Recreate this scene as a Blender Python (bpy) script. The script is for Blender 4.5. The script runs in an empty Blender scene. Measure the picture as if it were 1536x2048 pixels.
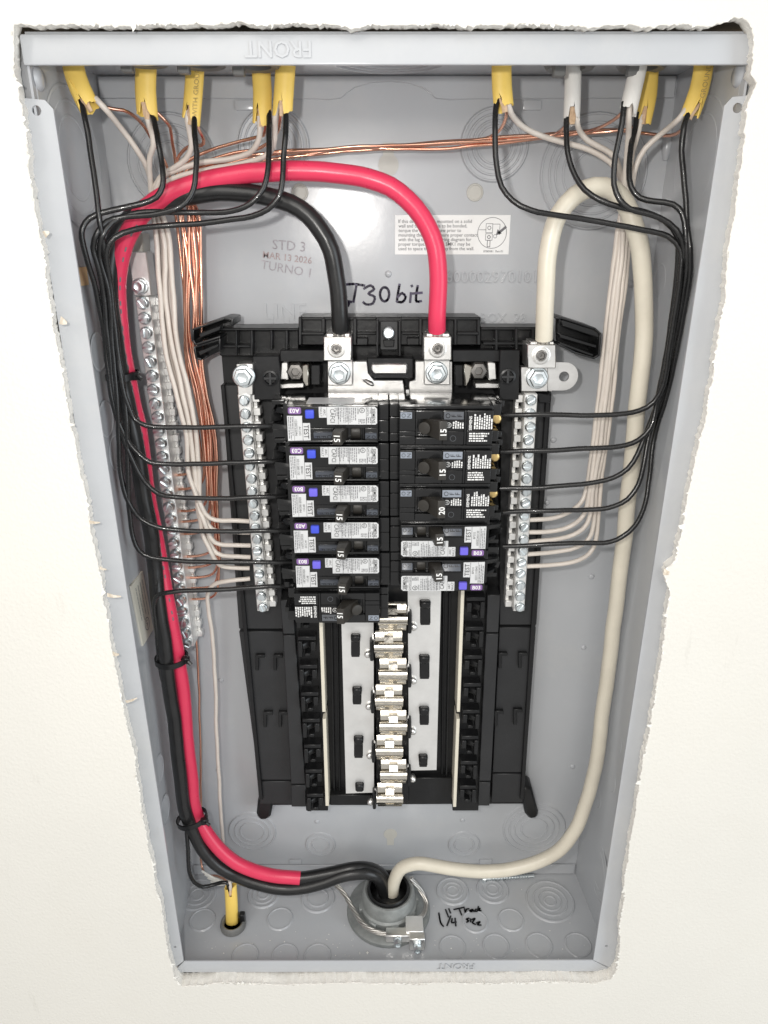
import bpy, bmesh, math, random
from mathutils import Vector, Matrix, noise

random.seed(7)
sc = bpy.context.scene
COL = sc.collection
R_ = math.radians

# ------------------------------------------------------------------ camera, world, lamps, exposure
# World: X right, Z up, Y into the wall.  Box front rim at y=0, box back at y=D, box bottom z=0.  Metres.
BW, BH, D = 0.362, 0.65818, 0.09745
CAM = Vector((-0.003247, -0.41708, BH - 0.09472))
C_R = Vector((0.999997354, -0.00211420929, -0.000906793704))     # camera right
C_D = Vector((-0.00160104319, -0.356563041, -0.934269894))       # camera down
C_F = Vector((0.00165191296, 0.934268873, -0.356565483))         # camera forward
FPX = 1435.6                                                     # focal length for a 1536x2048 frame
cam_d = bpy.data.cameras.new('camera'); cam = bpy.data.objects.new('camera', cam_d); COL.objects.link(cam)
cam_d.sensor_fit = 'VERTICAL'; cam_d.sensor_height = 36.0; cam_d.lens = FPX / 2048 * 36.0
cam_d.clip_start = 0.01; cam_d.clip_end = 50
m3 = Matrix((C_R, -C_D, -C_F)).transposed()
cam.matrix_world = Matrix.Translation(CAM) @ m3.to_4x4()
sc.camera = cam

world = bpy.data.worlds.new('World'); sc.world = world; world.use_nodes = True
bg = world.node_tree.nodes['Background']
bg.inputs['Color'].default_value = (1.0, 0.985, 0.96, 1); bg.inputs['Strength'].default_value = 0.60

def area(name, loc, target, sx, sy, power, color, shape='RECTANGLE'):
    l = bpy.data.lights.new(name, 'AREA'); l.shape = shape; l.size = sx
    if shape == 'RECTANGLE': l.size_y = sy
    l.energy = power; l.color = color
    o = bpy.data.objects.new(name, l); COL.objects.link(o); o.location = loc
    o.rotation_euler = (Vector(target) - Vector(loc)).to_track_quat('-Z', 'Y').to_euler()
    return o
# the phone's flash sits beside the lens, up and to the left: every shadow falls down and to the right
area('phone_flash', CAM + Vector((-0.050, 0.004, 0.034)), (0, D, 0.40), 0.018, 0.018, 1.0, (1.0, 0.97, 0.93), 'DISK')
area('ceiling_lamp', (-0.50, -2.0, 1.45), (0, 0, 0.25), 2.2, 1.4, 24.0, (1.0, 0.965, 0.91))
area('window_light', (1.7, -1.4, 0.45), (0.1, 0, 0.30), 1.0, 1.6, 17.0, (0.84, 0.93, 1.0))

sc.view_settings.view_transform = 'Standard'; sc.view_settings.look = 'None'
sc.view_settings.exposure = 0.0; sc.view_settings.gamma = 1.0; sc.view_settings.use_curve_mapping = False
sc.cycles.max_bounces = 8; sc.cycles.use_denoising = True

# ------------------------------------------------------------------ measuring helpers
def ray(px, py): return C_R * ((px - 768) / FPX) + C_D * ((py - 1024) / FPX) + C_F
def P(px, py, d):                      # point d metres in front of the box's back panel
    v = ray(px, py); t = (D - d - CAM.y) / v.y; return CAM + v * t
def PZ(px, py, z):                     # point at height z
    v = ray(px, py); t = (z - CAM.z) / v.z; return CAM + v * t
def rack(y, z):                        # the sheet steel box stands slightly out of square
    k = y / D; return (0.00827 * (1 - k) - 0.00358 * k) * (BH - z)
def PX(px, py, side):                  # point on a side wall
    x = side * BW / 2; q = None
    for _ in range(8):
        v = ray(px, py); t = (x - CAM.x) / v.x; q = CAM + v * t; x = side * BW / 2 + rack(min(max(q.y, 0), D), q.z)
    return q
def PW(px, py, d, r=0.002):            # a wire point: kept inside the box walls
    for _ in range(80):
        q = P(px, py, d); s = rack(q.y, q.z)
        if -BW / 2 + 0.0015 + r < q.x - s < BW / 2 - 0.0015 - r: break
        d += 0.001
    return q

# ------------------------------------------------------------------ materials
MATS = {}
def mat(name, color, rough=0.5, metal=0.0, var=0.06, nscale=60, bump=0.0, bscale=400, spec=0.5, coat=0.0, rvar=0.08, var2=None):
    m = bpy.data.materials.new(name); m.use_nodes = True; nt = m.node_tree; b = nt.nodes['Principled BSDF']
    tc = nt.nodes.new('ShaderNodeTexCoord'); n = nt.nodes.new('ShaderNodeTexNoise')
    n.inputs['Scale'].default_value = nscale; n.inputs['Detail'].default_value = 6; n.inputs['Roughness'].default_value = 0.62
    nt.links.new(tc.outputs['Object'], n.inputs['Vector'])
    r = nt.nodes.new('ShaderNodeValToRGB'); r.color_ramp.elements[0].position = 0.3; r.color_ramp.elements[1].position = 0.72
    c2 = var2 or [min(1, c * (1 + var)) for c in color]
    r.color_ramp.elements[0].color = [c * (1 - var) for c in color] + [1]; r.color_ramp.elements[1].color = list(c2) + [1]
    nt.links.new(n.outputs['Fac'], r.inputs['Fac']); nt.links.new(r.outputs['Color'], b.inputs['Base Color'])
    mr = nt.nodes.new('ShaderNodeMapRange'); mr.inputs['To Min'].default_value = max(0.02, rough - rvar); mr.inputs['To Max'].default_value = min(1, rough + rvar)
    n2 = nt.nodes.new('ShaderNodeTexNoise'); n2.inputs['Scale'].default_value = nscale * 2.3; n2.inputs['Detail'].default_value = 4
    nt.links.new(tc.outputs['Object'], n2.inputs['Vector']); nt.links.new(n2.outputs['Fac'], mr.inputs['Value']); nt.links.new(mr.outputs['Result'], b.inputs['Roughness'])
    b.inputs['Metallic'].default_value = metal; b.inputs['Specular IOR Level'].default_value = spec; b.inputs['Coat Weight'].default_value = coat
    if bump:
        n3 = nt.nodes.new('ShaderNodeTexNoise'); n3.inputs['Scale'].default_value = bscale; n3.inputs['Detail'].default_value = 4
        bp = nt.nodes.new('ShaderNodeBump'); bp.inputs['Strength'].default_value = bump; bp.inputs['Distance'].default_value = 0.001
        nt.links.new(tc.outputs['Object'], n3.inputs['Vector']); nt.links.new(n3.outputs['Fac'], bp.inputs['Height']); nt.links.new(bp.outputs['Normal'], b.inputs['Normal'])
    MATS[name] = m; return m
mat('wall_paint', (0.765, 0.745, 0.692), 0.75, var=0.025, nscale=5, bump=0.45, bscale=420)
mat('gypsum', (0.92, 0.89, 0.83), 0.95, var=0.06, nscale=120, bump=0.5, bscale=900)
mat('torn_paper', (0.84, 0.82, 0.76), 0.9, var=0.08, nscale=120, var2=(0.92, 0.91, 0.87))
mat('kraft_paper', (0.60, 0.40, 0.24), 0.9, var=0.2, nscale=200, var2=(0.78, 0.58, 0.40))
mat('torn_kraft', (0.70, 0.58, 0.44), 0.9, var=0.2, nscale=300, var2=(0.86, 0.80, 0.70))
mat('grey_enamel', (0.475, 0.49, 0.512), 0.21, var=0.03, nscale=14, bump=0.05, bscale=130, rvar=0.05)
mat('pale_slug', (0.52, 0.51, 0.47), 0.5, var=0.05)
mat('black_plastic', (0.010, 0.0102, 0.011), 0.34, var=0.3, nscale=50, bump=0.10, bscale=300, spec=0.36)
mat('grey_black_plastic', (0.019, 0.0195, 0.021), 0.50, var=0.15, nscale=40, bump=0.1, bscale=1200)
mat('breaker_plastic', (0.0095, 0.0098, 0.0105), 0.19, var=0.25, nscale=60, bump=0.04, bscale=500, spec=0.55)
mat('handle_plastic', (0.029, 0.026, 0.022), 0.46, var=0.15, nscale=90, bump=0.12, bscale=2500)
mat('aluminium', (0.86, 0.855, 0.84), 0.40, 0.72, var=0.08, nscale=40, bump=0.06, bscale=300)
mat('tin_plate', (0.88, 0.87, 0.85), 0.34, 1.0, var=0.10, nscale=70, bump=0.05, bscale=500)
mat('stab_metal', (0.68, 0.645, 0.58), 0.17, 1.0, var=0.14, nscale=110, bump=0.10, bscale=350)
mat('bolt_zinc', (0.78, 0.83, 0.85), 0.36, 1.0, var=0.10, nscale=120, bump=0.05, bscale=700)
mat('dark_steel', (0.22, 0.21, 0.20), 0.4, 1.0, var=0.2, nscale=120)
mat('brass', (0.80, 0.58, 0.25), 0.3, 1.0, var=0.2, nscale=120)
mat('zinc_casting', (0.32, 0.335, 0.33), 0.6, 0.5, var=0.22, nscale=90, bump=0.2, bscale=400)
mat('bright_wire', (0.62, 0.60, 0.57), 0.38, 1.0, var=0.15, nscale=200)
mat('copper', (0.90, 0.44, 0.31), 0.24, 1.0, var=0.10, nscale=25, var2=(0.97, 0.58, 0.43))
mat('black_insulation', (0.0125, 0.0125, 0.013), 0.27, var=0.3, nscale=80, bump=0.12, bscale=420, coat=0.15)
mat('black_feeder_insulation', (0.014, 0.014, 0.0145), 0.30, var=0.3, nscale=60, bump=0.10, bscale=160)
mat('white_insulation', (0.66, 0.60, 0.54), 0.38, var=0.06, nscale=90, bump=0.04)
mat('cream_insulation', (0.71, 0.66, 0.55), 0.34, var=0.06, nscale=40, bump=0.06, bscale=120)
mat('red_insulation', (0.72, 0.042, 0.105), 0.30, var=0.05, nscale=40, bump=0.10, bscale=110)
mat('yellow_jacket', (0.92, 0.65, 0.15), 0.42, var=0.05, nscale=60, bump=0.1, bscale=200)
mat('white_jacket', (0.82, 0.80, 0.76), 0.4, var=0.04, nscale=60, bump=0.08, bscale=200)
mat('label_white', (0.84, 0.84, 0.83), 0.45, var=0.03, nscale=150)
mat('breaker_label', (0.60, 0.605, 0.61), 0.42, var=0.05, nscale=150)
mat('label_grey', (0.50, 0.51, 0.52), 0.45, var=0.04, nscale=150)
mat('label_cream', (0.70, 0.67, 0.58), 0.5, var=0.03, nscale=100)
mat('ink_black', (0.02, 0.02, 0.022), 0.5, var=0.1)
mat('ink_grey', (0.16, 0.16, 0.17), 0.6, var=0.2, nscale=500)
mat('jacket_ink', (0.48, 0.34, 0.12), 0.6, var=0.2, nscale=400)
mat('ink_stamp', (0.36, 0.335, 0.36), 0.6, var=0.3, nscale=500)
mat('ink_stamp_red', (0.40, 0.32, 0.32), 0.6, var=0.3, nscale=500)
mat('ink_marker', (0.045, 0.035, 0.075), 0.4, var=0.5, nscale=300)
mat('print_white', (0.80, 0.80, 0.79), 0.6, var=0.05)
mat('purple_tag', (0.21, 0.11, 0.30), 0.45, var=0.1)
mat('blue_button', (0.055, 0.085, 0.62), 0.38, var=0.08, nscale=200)
mat('violet_button', (0.15, 0.125, 0.66), 0.38, var=0.08, nscale=200)
mat('plate_grey', (0.105, 0.112, 0.125), 0.3, var=0.1)
mat('plate_gloss', (0.085, 0.095, 0.115), 0.33, var=0.1)
mat('plate_reflect', (0.27, 0.30, 0.35), 0.32, var=0.12)  # bluish reflection on the flat on and off plates, put in as colour
mat('grey_rubber', (0.17, 0.17, 0.165), 0.5, var=0.1)
mat('bare_wood', (0.62, 0.43, 0.24), 0.7, var=0.2, nscale=80)
mat('backing_wood', (0.46, 0.38, 0.28), 0.8, var=0.3, nscale=30)
mat('cream_strip', (0.72, 0.67, 0.56), 0.4, var=0.04)

def weather(m, dust, amount, speck):
    nt = m.node_tree; b = nt.nodes['Principled BSDF']; src = b.inputs['Base Color'].links[0].from_socket; tc = next(n for n in nt.nodes if n.type == 'TEX_COORD')
    def layer(scale, lo, hi, amt, col, stretch=(1, 1, 1)):
        nonlocal src
        mp = nt.nodes.new('ShaderNodeMapping'); mp.inputs['Scale'].default_value = stretch; nt.links.new(tc.outputs['Object'], mp.inputs['Vector'])
        n = nt.nodes.new('ShaderNodeTexNoise'); n.inputs['Scale'].default_value = scale; n.inputs['Detail'].default_value = 8; n.inputs['Roughness'].default_value = .7; nt.links.new(mp.outputs['Vector'], n.inputs['Vector'])
        r = nt.nodes.new('ShaderNodeMapRange'); r.inputs['From Min'].default_value = lo; r.inputs['From Max'].default_value = hi; r.inputs['To Max'].default_value = amt; nt.links.new(n.outputs['Fac'], r.inputs['Value'])
        x = nt.nodes.new('ShaderNodeMix'); x.data_type = 'RGBA'; nt.links.new(r.outputs['Result'], x.inputs['Factor']); nt.links.new(src, x.inputs[6]); x.inputs[7].default_value = list(col) + [1]; src = x.outputs[2]
    layer(11, .50, .78, amount, dust); layer(420, .66, .74, speck, dust); layer(60, .66, .74, amount * .8, [c * .55 for c in dust], (1, 1, .18))
    nt.links.new(src, b.inputs['Base Color'])
weather(MATS['grey_enamel'], (0.66, 0.645, 0.60), .28, .5)
weather(MATS['wall_paint'], (0.70, 0.66, 0.58), .16, .22)
weather(MATS['black_plastic'], (0.08, 0.078, 0.074), .10, .30)
weather(MATS['grey_black_plastic'], (0.08, 0.078, 0.074), .10, .25)

weather(MATS['black_feeder_insulation'], (0.075, 0.073, 0.07), .16, .35); weather(MATS['black_insulation'], (0.06, 0.06, 0.058), .14, .3)
weather(MATS['cream_insulation'], (0.50, 0.42, 0.30), .22, .25); weather(MATS['red_insulation'], (0.50, 0.03, 0.07), .30, .25); weather(MATS['yellow_jacket'], (0.74, 0.50, 0.16), .30, .25)
weather(MATS['breaker_plastic'], (0.05, 0.05, 0.048), .12, .3); weather(MATS['tin_plate'], (0.62, 0.60, 0.56), .30, .3)

# ------------------------------------------------------------------ mesh helpers
class MB:
    def __init__(s): s.v = []; s.f = []
    def add(s, vs, fs):
        k = len(s.v); s.v += [Vector(v) for v in vs]; s.f += [[i + k for i in f] for f in fs]; return s
    def box(s, x0, x1, y0, y1, z0, z1):
        return s.add([(x, y, z) for x in (x0, x1) for y in (y0, y1) for z in (z0, z1)],
                     [(0, 1, 3, 2), (4, 6, 7, 5), (0, 4, 5, 1), (2, 3, 7, 6), (0, 2, 6, 4), (1, 5, 7, 3)])
    def b(s, u0, u1, v0, v1, h0, h1):          # box in (u across, v up, h towards the viewer), millimetres
        return s.box(u0 / 1e3, u1 / 1e3, -h1 / 1e3, -h0 / 1e3, v0 / 1e3, v1 / 1e3)
    def loop2(s, a, c):                        # solid between two matching loops
        n = len(a); return s.add(list(a) + list(c), [list(range(n))[::-1], list(range(n, 2 * n))] + [(i, (i + 1) % n, n + (i + 1) % n, n + i) for i in range(n)])
    def prism(s, poly, d0, d1):                # outline measured at its front face d1, going straight back to d0
        a = [P(x, y, d1) for x, y in poly]; return s.loop2(a, [Vector((q.x, D - d0, q.z)) for q in a])
    def lathe(s, prof, seg, o, n, u, turn=0.0, close=False):
        o = Vector(o); n = Vector(n).normalized(); u = Vector(u).normalized(); w = n.cross(u); vs = []; fs = []; k = len(prof)
        for i in range(seg):
            a = turn + 2 * math.pi * i / seg; dirn = u * math.cos(a) + w * math.sin(a)
            vs += [o + dirn * r + n * h for r, h in prof]
        for i in range(seg):
            j = (i + 1) % seg
            for q in range(k if close else k - 1):
                q2 = (q + 1) % k; fs.append((i * k + q, j * k + q, j * k + q2, i * k + q2))
        if not close:
            if prof[0][0] > 1e-7: fs.append([i * k for i in range(seg)][::-1])
            if prof[-1][0] > 1e-7: fs.append([i * k + k - 1 for i in range(seg)])
        return s.add(vs, fs)
    def tube(s, pts, rad, seg=10, flat=None, cap=True):
        n = len(pts); vs = []; fs = []; up = None
        for i, p in enumerate(pts):
            t = (pts[min(i + 1, n - 1)] - pts[max(i - 1, 0)]).normalized()
            if up is None: up = Vector((0, -1, 0)) if abs(t.y) < 0.9 else Vector((0, 0, 1))
            up = (up - t * up.dot(t)).normalized(); sd = t.cross(up)
            r = rad[i] if isinstance(rad, (list, tuple)) else rad
            ra, rb = (r, r) if flat is None else (r, r * flat)
            for k in range(seg):
                a = 2 * math.pi * k / seg; vs.append(p + sd * math.cos(a) * ra + up * math.sin(a) * rb)
        for i in range(n - 1):
            for k in range(seg): fs.append((i * seg + k, i * seg + (k + 1) % seg, (i + 1) * seg + (k + 1) % seg, (i + 1) * seg + k))
        if cap: fs += [list(range(seg))[::-1], [(n - 1) * seg + k for k in range(seg)]]
        return s.add(vs, fs)
    def mesh(s, name, bevel=0.0, smooth=40, bseg=1):
        bm = bmesh.new(); vv = [bm.verts.new(v) for v in s.v]
        for f in s.f:
            try: bm.faces.new([vv[i] for i in f])
            except ValueError: pass
        bmesh.ops.remove_doubles(bm, verts=bm.verts, dist=1e-7) if bevel == 0 else None
        bmesh.ops.recalc_face_normals(bm, faces=bm.faces)
        if bevel:
            es = [e for e in bm.edges if len(e.link_faces) == 2 and e.calc_face_angle(0) > 0.5]
            bmesh.ops.bevel(bm, geom=es, offset=bevel, segments=bseg, profile=0.6, affect='EDGES', clamp_overlap=True)
        me = bpy.data.meshes.new(name); bm.to_mesh(me); bm.free()
        if smooth: me.shade_smooth(); me.set_sharp_from_angle(angle=R_(smooth))
        return me

def thing(name, loc, label, cat, group=None, kind=None, roty=0.0):
    o = bpy.data.objects.new(name, None); COL.objects.link(o); o.location = loc; o.empty_display_size = 0.01
    o.rotation_euler = (0, roty, 0); tag(o, label, cat, group, kind); return o
def tag(o, label=None, cat=None, group=None, kind=None):
    if label: o['label'] = label
    if cat: o['category'] = cat
    if group: o['group'] = group
    if kind: o['kind'] = kind
    return o
def wloc(o):
    l = Vector((0, 0, 0))
    while o: l = l + o.location; o = o.parent
    return l
def put(name, mb, m, parent=None, bevel=0.0, smooth=40, local=False, label=None, bseg=1, kind=None):
    if parent is not None and not local:
        w = wloc(parent); mb.v = [v - w for v in mb.v]
    me = mb.mesh(name, bevel, smooth, bseg); me.materials.append(MATS[m])
    o = bpy.data.objects.new(name, me); COL.objects.link(o); o.parent = parent
    if label: o['label'] = label
    if kind: o['kind'] = kind
    return o
def share(name, me, parent, loc, rot=(0, 0, 0)):      # a part that reuses mesh data; loc in world (parent unrotated)
    o = bpy.data.objects.new(name, me); COL.objects.link(o); o.parent = parent
    o.location = Vector(loc) - (wloc(parent) if parent else Vector((0, 0, 0))); o.rotation_euler = rot; return o

def spline(pts, step=0.004):
    pts = [Vector(p) for p in pts]; out = []
    q = [pts[0] * 2 - pts[1]] + pts + [pts[-1] * 2 - pts[-2]]
    for i in range(1, len(q) - 2):
        a, b, c, e = q[i - 1], q[i], q[i + 1], q[i + 2]
        n = max(2, int((c - b).length / step))
        for k in range(n):
            t = k / n; t0 = 0.0; t1 = max(1e-6, (b - a).length) ** .5; t2 = t1 + max(1e-6, (c - b).length) ** .5; t3 = t2 + max(1e-6, (e - c).length) ** .5
            tt = t1 + (t2 - t1) * t
            A1 = a * ((t1 - tt) / (t1 - t0)) + b * ((tt - t0) / (t1 - t0)); A2 = b * ((t2 - tt) / (t2 - t1)) + c * ((tt - t1) / (t2 - t1)); A3 = c * ((t3 - tt) / (t3 - t2)) + e * ((tt - t2) / (t3 - t2))
            B1 = A1 * ((t2 - tt) / (t2 - t0)) + A2 * ((tt - t0) / (t2 - t0)); B2 = A2 * ((t3 - tt) / (t3 - t1)) + A3 * ((tt - t1) / (t3 - t1))
            out.append(B1 * ((t2 - tt) / (t2 - t1)) + B2 * ((tt - t1) / (t2 - t1)))
    out.append(pts[-1]); return out
def wire(name, px, r, m, parent, seg=10, label=None):   # px: list of (px, py, depth)
    k = len(name) + px[0][0]; pts = spline([PW(x, y, d, r) for x, y, d in px]); pts = [p + noise.noise_vector(p * 38 + Vector((k, 0, 0))) * .0007 + noise.noise_vector(p * 120 + Vector((0, k, 0))) * .00022 for p in pts]
    mb = MB().tube(pts, r, seg); return put(name, mb, m, parent, smooth=60, label=label)

_tc = {}
def text(mb, s, size, o, ux, uy, bold=0.0, align='CENTER', lift=None):
    """flat lettering: size = cap height in metres; ux reading direction, uy up direction of the letters"""
    key = (s, bold)
    if key not in _tc:
        cu = bpy.data.curves.new('t', 'FONT'); cu.body = s; cu.size = 1.0; cu.resolution_u = 2; cu.offset = bold; cu.fill_mode = 'FRONT'
        ob = bpy.data.objects.new('t', cu); COL.objects.link(ob); dg = bpy.context.evaluated_depsgraph_get(); dg.update()
        me = bpy.data.meshes.new_from_object(ob.evaluated_get(dg))
        _tc[key] = ([v.co.copy() for v in me.vertices], [list(p.vertices) for p in me.polygons])
        bpy.data.objects.remove(ob); bpy.data.curves.remove(cu); bpy.data.meshes.remove(me)
    vs, fs = _tc[key]
    if not vs: return mb
    k = size / 0.70; x0 = min(v.x for v in vs); x1 = max(v.x for v in vs)
    sh = {'CENTER': (x0 + x1) / 2, 'LEFT': x0, 'RIGHT': x1}[align]; ux = Vector(ux); uy = Vector(uy); o = Vector(o)
    yo = 0.35
    pts = [o + ux * ((v.x - sh) * k) + uy * ((v.y - yo) * k) for v in vs]
    if lift is None: return mb.add(pts, fs)
    n = ux.cross(uy).normalized() * lift; kk = len(pts)                  # raised lettering
    from collections import Counter
    ec = Counter(); ed = {}
    for f in fs:
        for a, c in zip(f, f[1:] + f[:1]): ec[tuple(sorted((a, c)))] += 1; ed[tuple(sorted((a, c)))] = (a, c)
    side = [(a, c, c + kk, a + kk) for e, (a, c) in ed.items() if ec[e] == 1]
    return mb.add(pts + [p + n for p in pts], [[i + kk for i in f] for f in fs] + side)
def ribbon(mb, pts, w, n):                     # a pen stroke lying on a surface with normal n
    n = Vector(n)
    for a, c in zip(pts, pts[1:]):
        t = (c - a).normalized(); s = t.cross(n) * w / 2; e = t * w * 0.35
        mb.add([a - e + s, a - e - s, c + e - s, c + e + s], [(0, 1, 2, 3)]); 
    return mb
VIEW = Vector((0, -1, 0)); XA = Vector((1, 0, 0)); ZA = Vector((0, 0, 1)); YA = Vector((0, 1, 0))
# ------------------------------------------------------------------ the wall with its hand-cut hole
w2_ = BW / 2
YW = -0.010                                           # the drywall's face stands 10 mm in front of the box rim
EDGE = [(28, 50), (70, 51), (130, 46), (200, 50), (300, 47), (420, 49), (540, 46), (660, 50), (700, 56), (740, 51), (860, 49), (980, 52), (1100, 50), (1200, 52), (1320, 50),
        (1420, 50), (1450, 44), (1468, 34), (1494, 38), (1506, 62), (1509, 110), (1503, 150), (1514, 166), (1494, 205), (1489, 260), (1482, 330), (1474, 400), (1466, 450), (1459, 500),
        (1447, 610), (1438, 672), (1430, 728), (1419, 790), (1411, 846), (1401, 880), (1389, 930), (1378, 990), (1366, 1046), (1355, 1092), (1353, 1120), (1336, 1138), (1330, 1152),
        (1340, 1185), (1331, 1256), (1324, 1311), (1315, 1353), (1304, 1435), (1296, 1479), (1285, 1523), (1278, 1575), (1268, 1630), (1259, 1690), (1250, 1760), (1242, 1840), (1238, 1905),
        (1235, 1938), (1222, 1958), (1190, 1967), (1100, 1965), (980, 1967), (850, 1968), (700, 1967), (560, 1970), (450, 1966), (390, 1972), (362, 1975), (350, 1955), (340, 1925), (331, 1880),
        (324, 1820), (313, 1780), (302, 1723), (290, 1660), (278, 1580), (267, 1512), (257, 1465), (246, 1410), (237, 1369), (226, 1310), (216, 1250), (206, 1188), (195, 1133), (186, 1079),
        (174, 1013), (161, 942), (148, 880), (136, 815), (122, 740), (108, 670), (97, 600), (88, 530), (80, 470), (69, 410), (60, 350), (52, 280), (42, 220), (33, 180), (27, 140), (23, 95)]
def build_wall():
    ed = [P(x, y, D - YW) for x, y in EDGE]; loop = []
    n = len(ed)
    for i in range(n):
        a, c = ed[i], ed[(i + 1) % n]; k = max(1, int((c - a).length / 0.0011))
        for j in range(k): loop.append(a.lerp(c, j / k))
    N = len(loop); cen = Vector((0, YW, 0.33))
    nrm = []
    for i in range(N):
        t = (loop[(i + 3) % N] - loop[i - 3]).normalized(); w = Vector((t.z, 0, -t.x))
        nrm.append(w if w.dot(cen - loop[i]) > 0 else -w)          # towards the hole
    def jag(i, s, a): 
        p = loop[i]; return a * (noise.noise(p * s) + 0.5 * noise.noise(p * s * 2.7) + 0.35 * noise.noise(p * s * 6.1))
    fr = [loop[i] + nrm[i] * (jag(i, 70, .0011) + jag(i, 520, .0007)) for i in range(N)]
    rings = []
    for q, (off, dy, am) in enumerate([(0.0, 0.0, 0), (0.0002, 0.0005, .0003), (-0.0003, 0.0020, .0006), (-0.0002, 0.0045, .0007), (-0.0004, 0.0080, .0008), (-0.0010, 0.0125, .0006)]):
        rings.append([fr[i] + nrm[i] * (off - (0.10 * dy * abs(nrm[i].x) if dy > .001 else 0) + jag(i, 520 + 197 * q, am)) + Vector((0, dy, 0)) for i in range(N)])
    mb = MB(); allr = rings; rings[0] = fr
    bm = bmesh.new(); es = []
    for lp in ([Vector((x, YW, z)) for x, z in ((-1.3, -1.0), (1.3, -1.0), (1.3, 1.7), (-1.3, 1.7))], fr):
        vv = [bm.verts.new(p) for p in lp]; es += [bm.edges.new((vv[i], vv[(i + 1) % len(vv)])) for i in range(len(vv))]
    bmesh.ops.triangle_fill(bm, use_beauty=True, use_dissolve=False, edges=es, normal=(0, -1, 0)); bm.verts.index_update()
    mb.add([v.co.copy() for v in bm.verts], [[v.index for v in f.verts] for f in bm.faces]); bm.free()
    vs = [p for r in allr for p in r]; mb.add(vs, [(r * N + i, r * N + (i + 1) % N, (r + 1) * N + (i + 1) % N, (r + 1) * N + i) for r in range(len(allr) - 1) for i in range(N)])
    me = mb.mesh('wall', smooth=32); me.materials.append(MATS['wall_paint']); me.materials.append(MATS['torn_paper']); me.materials.append(MATS['gypsum'])
    for p in me.polygons: p.material_index = 2 if p.center.y - YW > 0.0002 else 0
    w = bpy.data.objects.new('wall', me); COL.objects.link(w); tag(w, 'cream painted drywall with a rough hand-cut opening around the panel', None, None, 'structure')
    # torn paper hanging off the cut
    f = MB(); g = MB(); rnd = random.Random(3)
    for i in range(0, N):
        p = fr[i]
        dens = 0.45 if noise.noise(p * 30) > 0.05 else 0.10
        if rnd.random() > dens: continue
        t = (fr[(i + 1) % N] - fr[i - 1]).normalized(); nn = nrm[i]
        L = rnd.uniform(.0005, .0018) * (2.4 if rnd.random() < 0.06 else 1); wd = rnd.uniform(.0006, .0020)
        o = p - nn * 0.0006 + Vector((0, -0.0002, 0)); yv = Vector((0, rnd.uniform(-.0012, .0012), 0))
        a, c = o - t * wd, o + t * wd
        mid = o + nn * L * .6 + yv * .4; tip = o + nn * L + yv + t * rnd.uniform(-.001, .001)
        th = Vector((0, .00022, 0))
        f.add([a, c, mid + t * wd * rnd.uniform(.3, .9), tip, mid - t * wd * rnd.uniform(.3, .9), a + th, c + th, mid + t * wd * .5 + th, tip + th, mid - t * wd * .5 + th],
              [(0, 1, 2, 3, 4), (9, 8, 7, 6, 5), (0, 5, 6, 1), (1, 6, 7, 2), (2, 7, 8, 3), (3, 8, 9, 4), (4, 9, 5, 0)])
    put('torn_paper_edge', f, 'torn_paper', w, smooth=0, kind='stuff')
    for (x, y, dx, dy, wd) in [(214, 1190, 28, 3, 5), (178, 1044, 22, 1, 4), (199, 1135, 14, 4, 4), (252, 1404, 22, -8, 4), (226, 1307, 12, 2, 6), (120, 640, 14, 6, 8), (88, 470, 10, -6, 6), (1334, 1140, -6, 10, 8)]:
        a = P(x, y, D - YW); e = P(x + dx, y + dy, D - YW + .001); t = (e - a); s = Vector((-t.z, 0, t.x)).normalized() * wd / 3600
        g.add([a - s, a + s, a.lerp(e, .5) + s * .9 + Vector((0, -.0012, 0)), e + s * .25, e - s * .35, a.lerp(e, .5) - s * .8 + Vector((0, -.0008, 0)),
               a - s + Vector((0, .0003, 0)), a + s + Vector((0, .0003, 0)), a.lerp(e, .5) + s * .9 + Vector((0, -.0009, 0)), e + s * .25 + Vector((0, .0003, 0)), e - s * .35 + Vector((0, .0003, 0)), a.lerp(e, .5) - s * .8 + Vector((0, -.0005, 0))],
              [(0, 1, 2, 5), (5, 2, 3, 4), (7, 6, 11, 8), (8, 11, 10, 9), (0, 6, 7, 1), (1, 7, 8, 2), (2, 8, 9, 3), (3, 9, 10, 4), (4, 10, 11, 5), (5, 11, 6, 0)])
    put('paper_shred', g, 'torn_kraft', w, smooth=0)
build_wall()

# wood backing added behind the drywall so the gap above the box stays dark
fr_ = MB()
for x0, x1, z0, z1 in [(-.26, .26, BH + .012, BH + .10), (-.26, -w2_ - .014, -.1, BH + .0119), (w2_ + .014, .26, -.1, BH + .0119), (-w2_ - .0139, w2_ + .0139, -.10, -.012)]: fr_.box(x0, x1, .004, .09, z0, z1)
tag(put('gap_backing', fr_, 'backing_wood'), 'added wooden backing behind the drywall that keeps the gap dark', None, None, 'structure')
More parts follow.
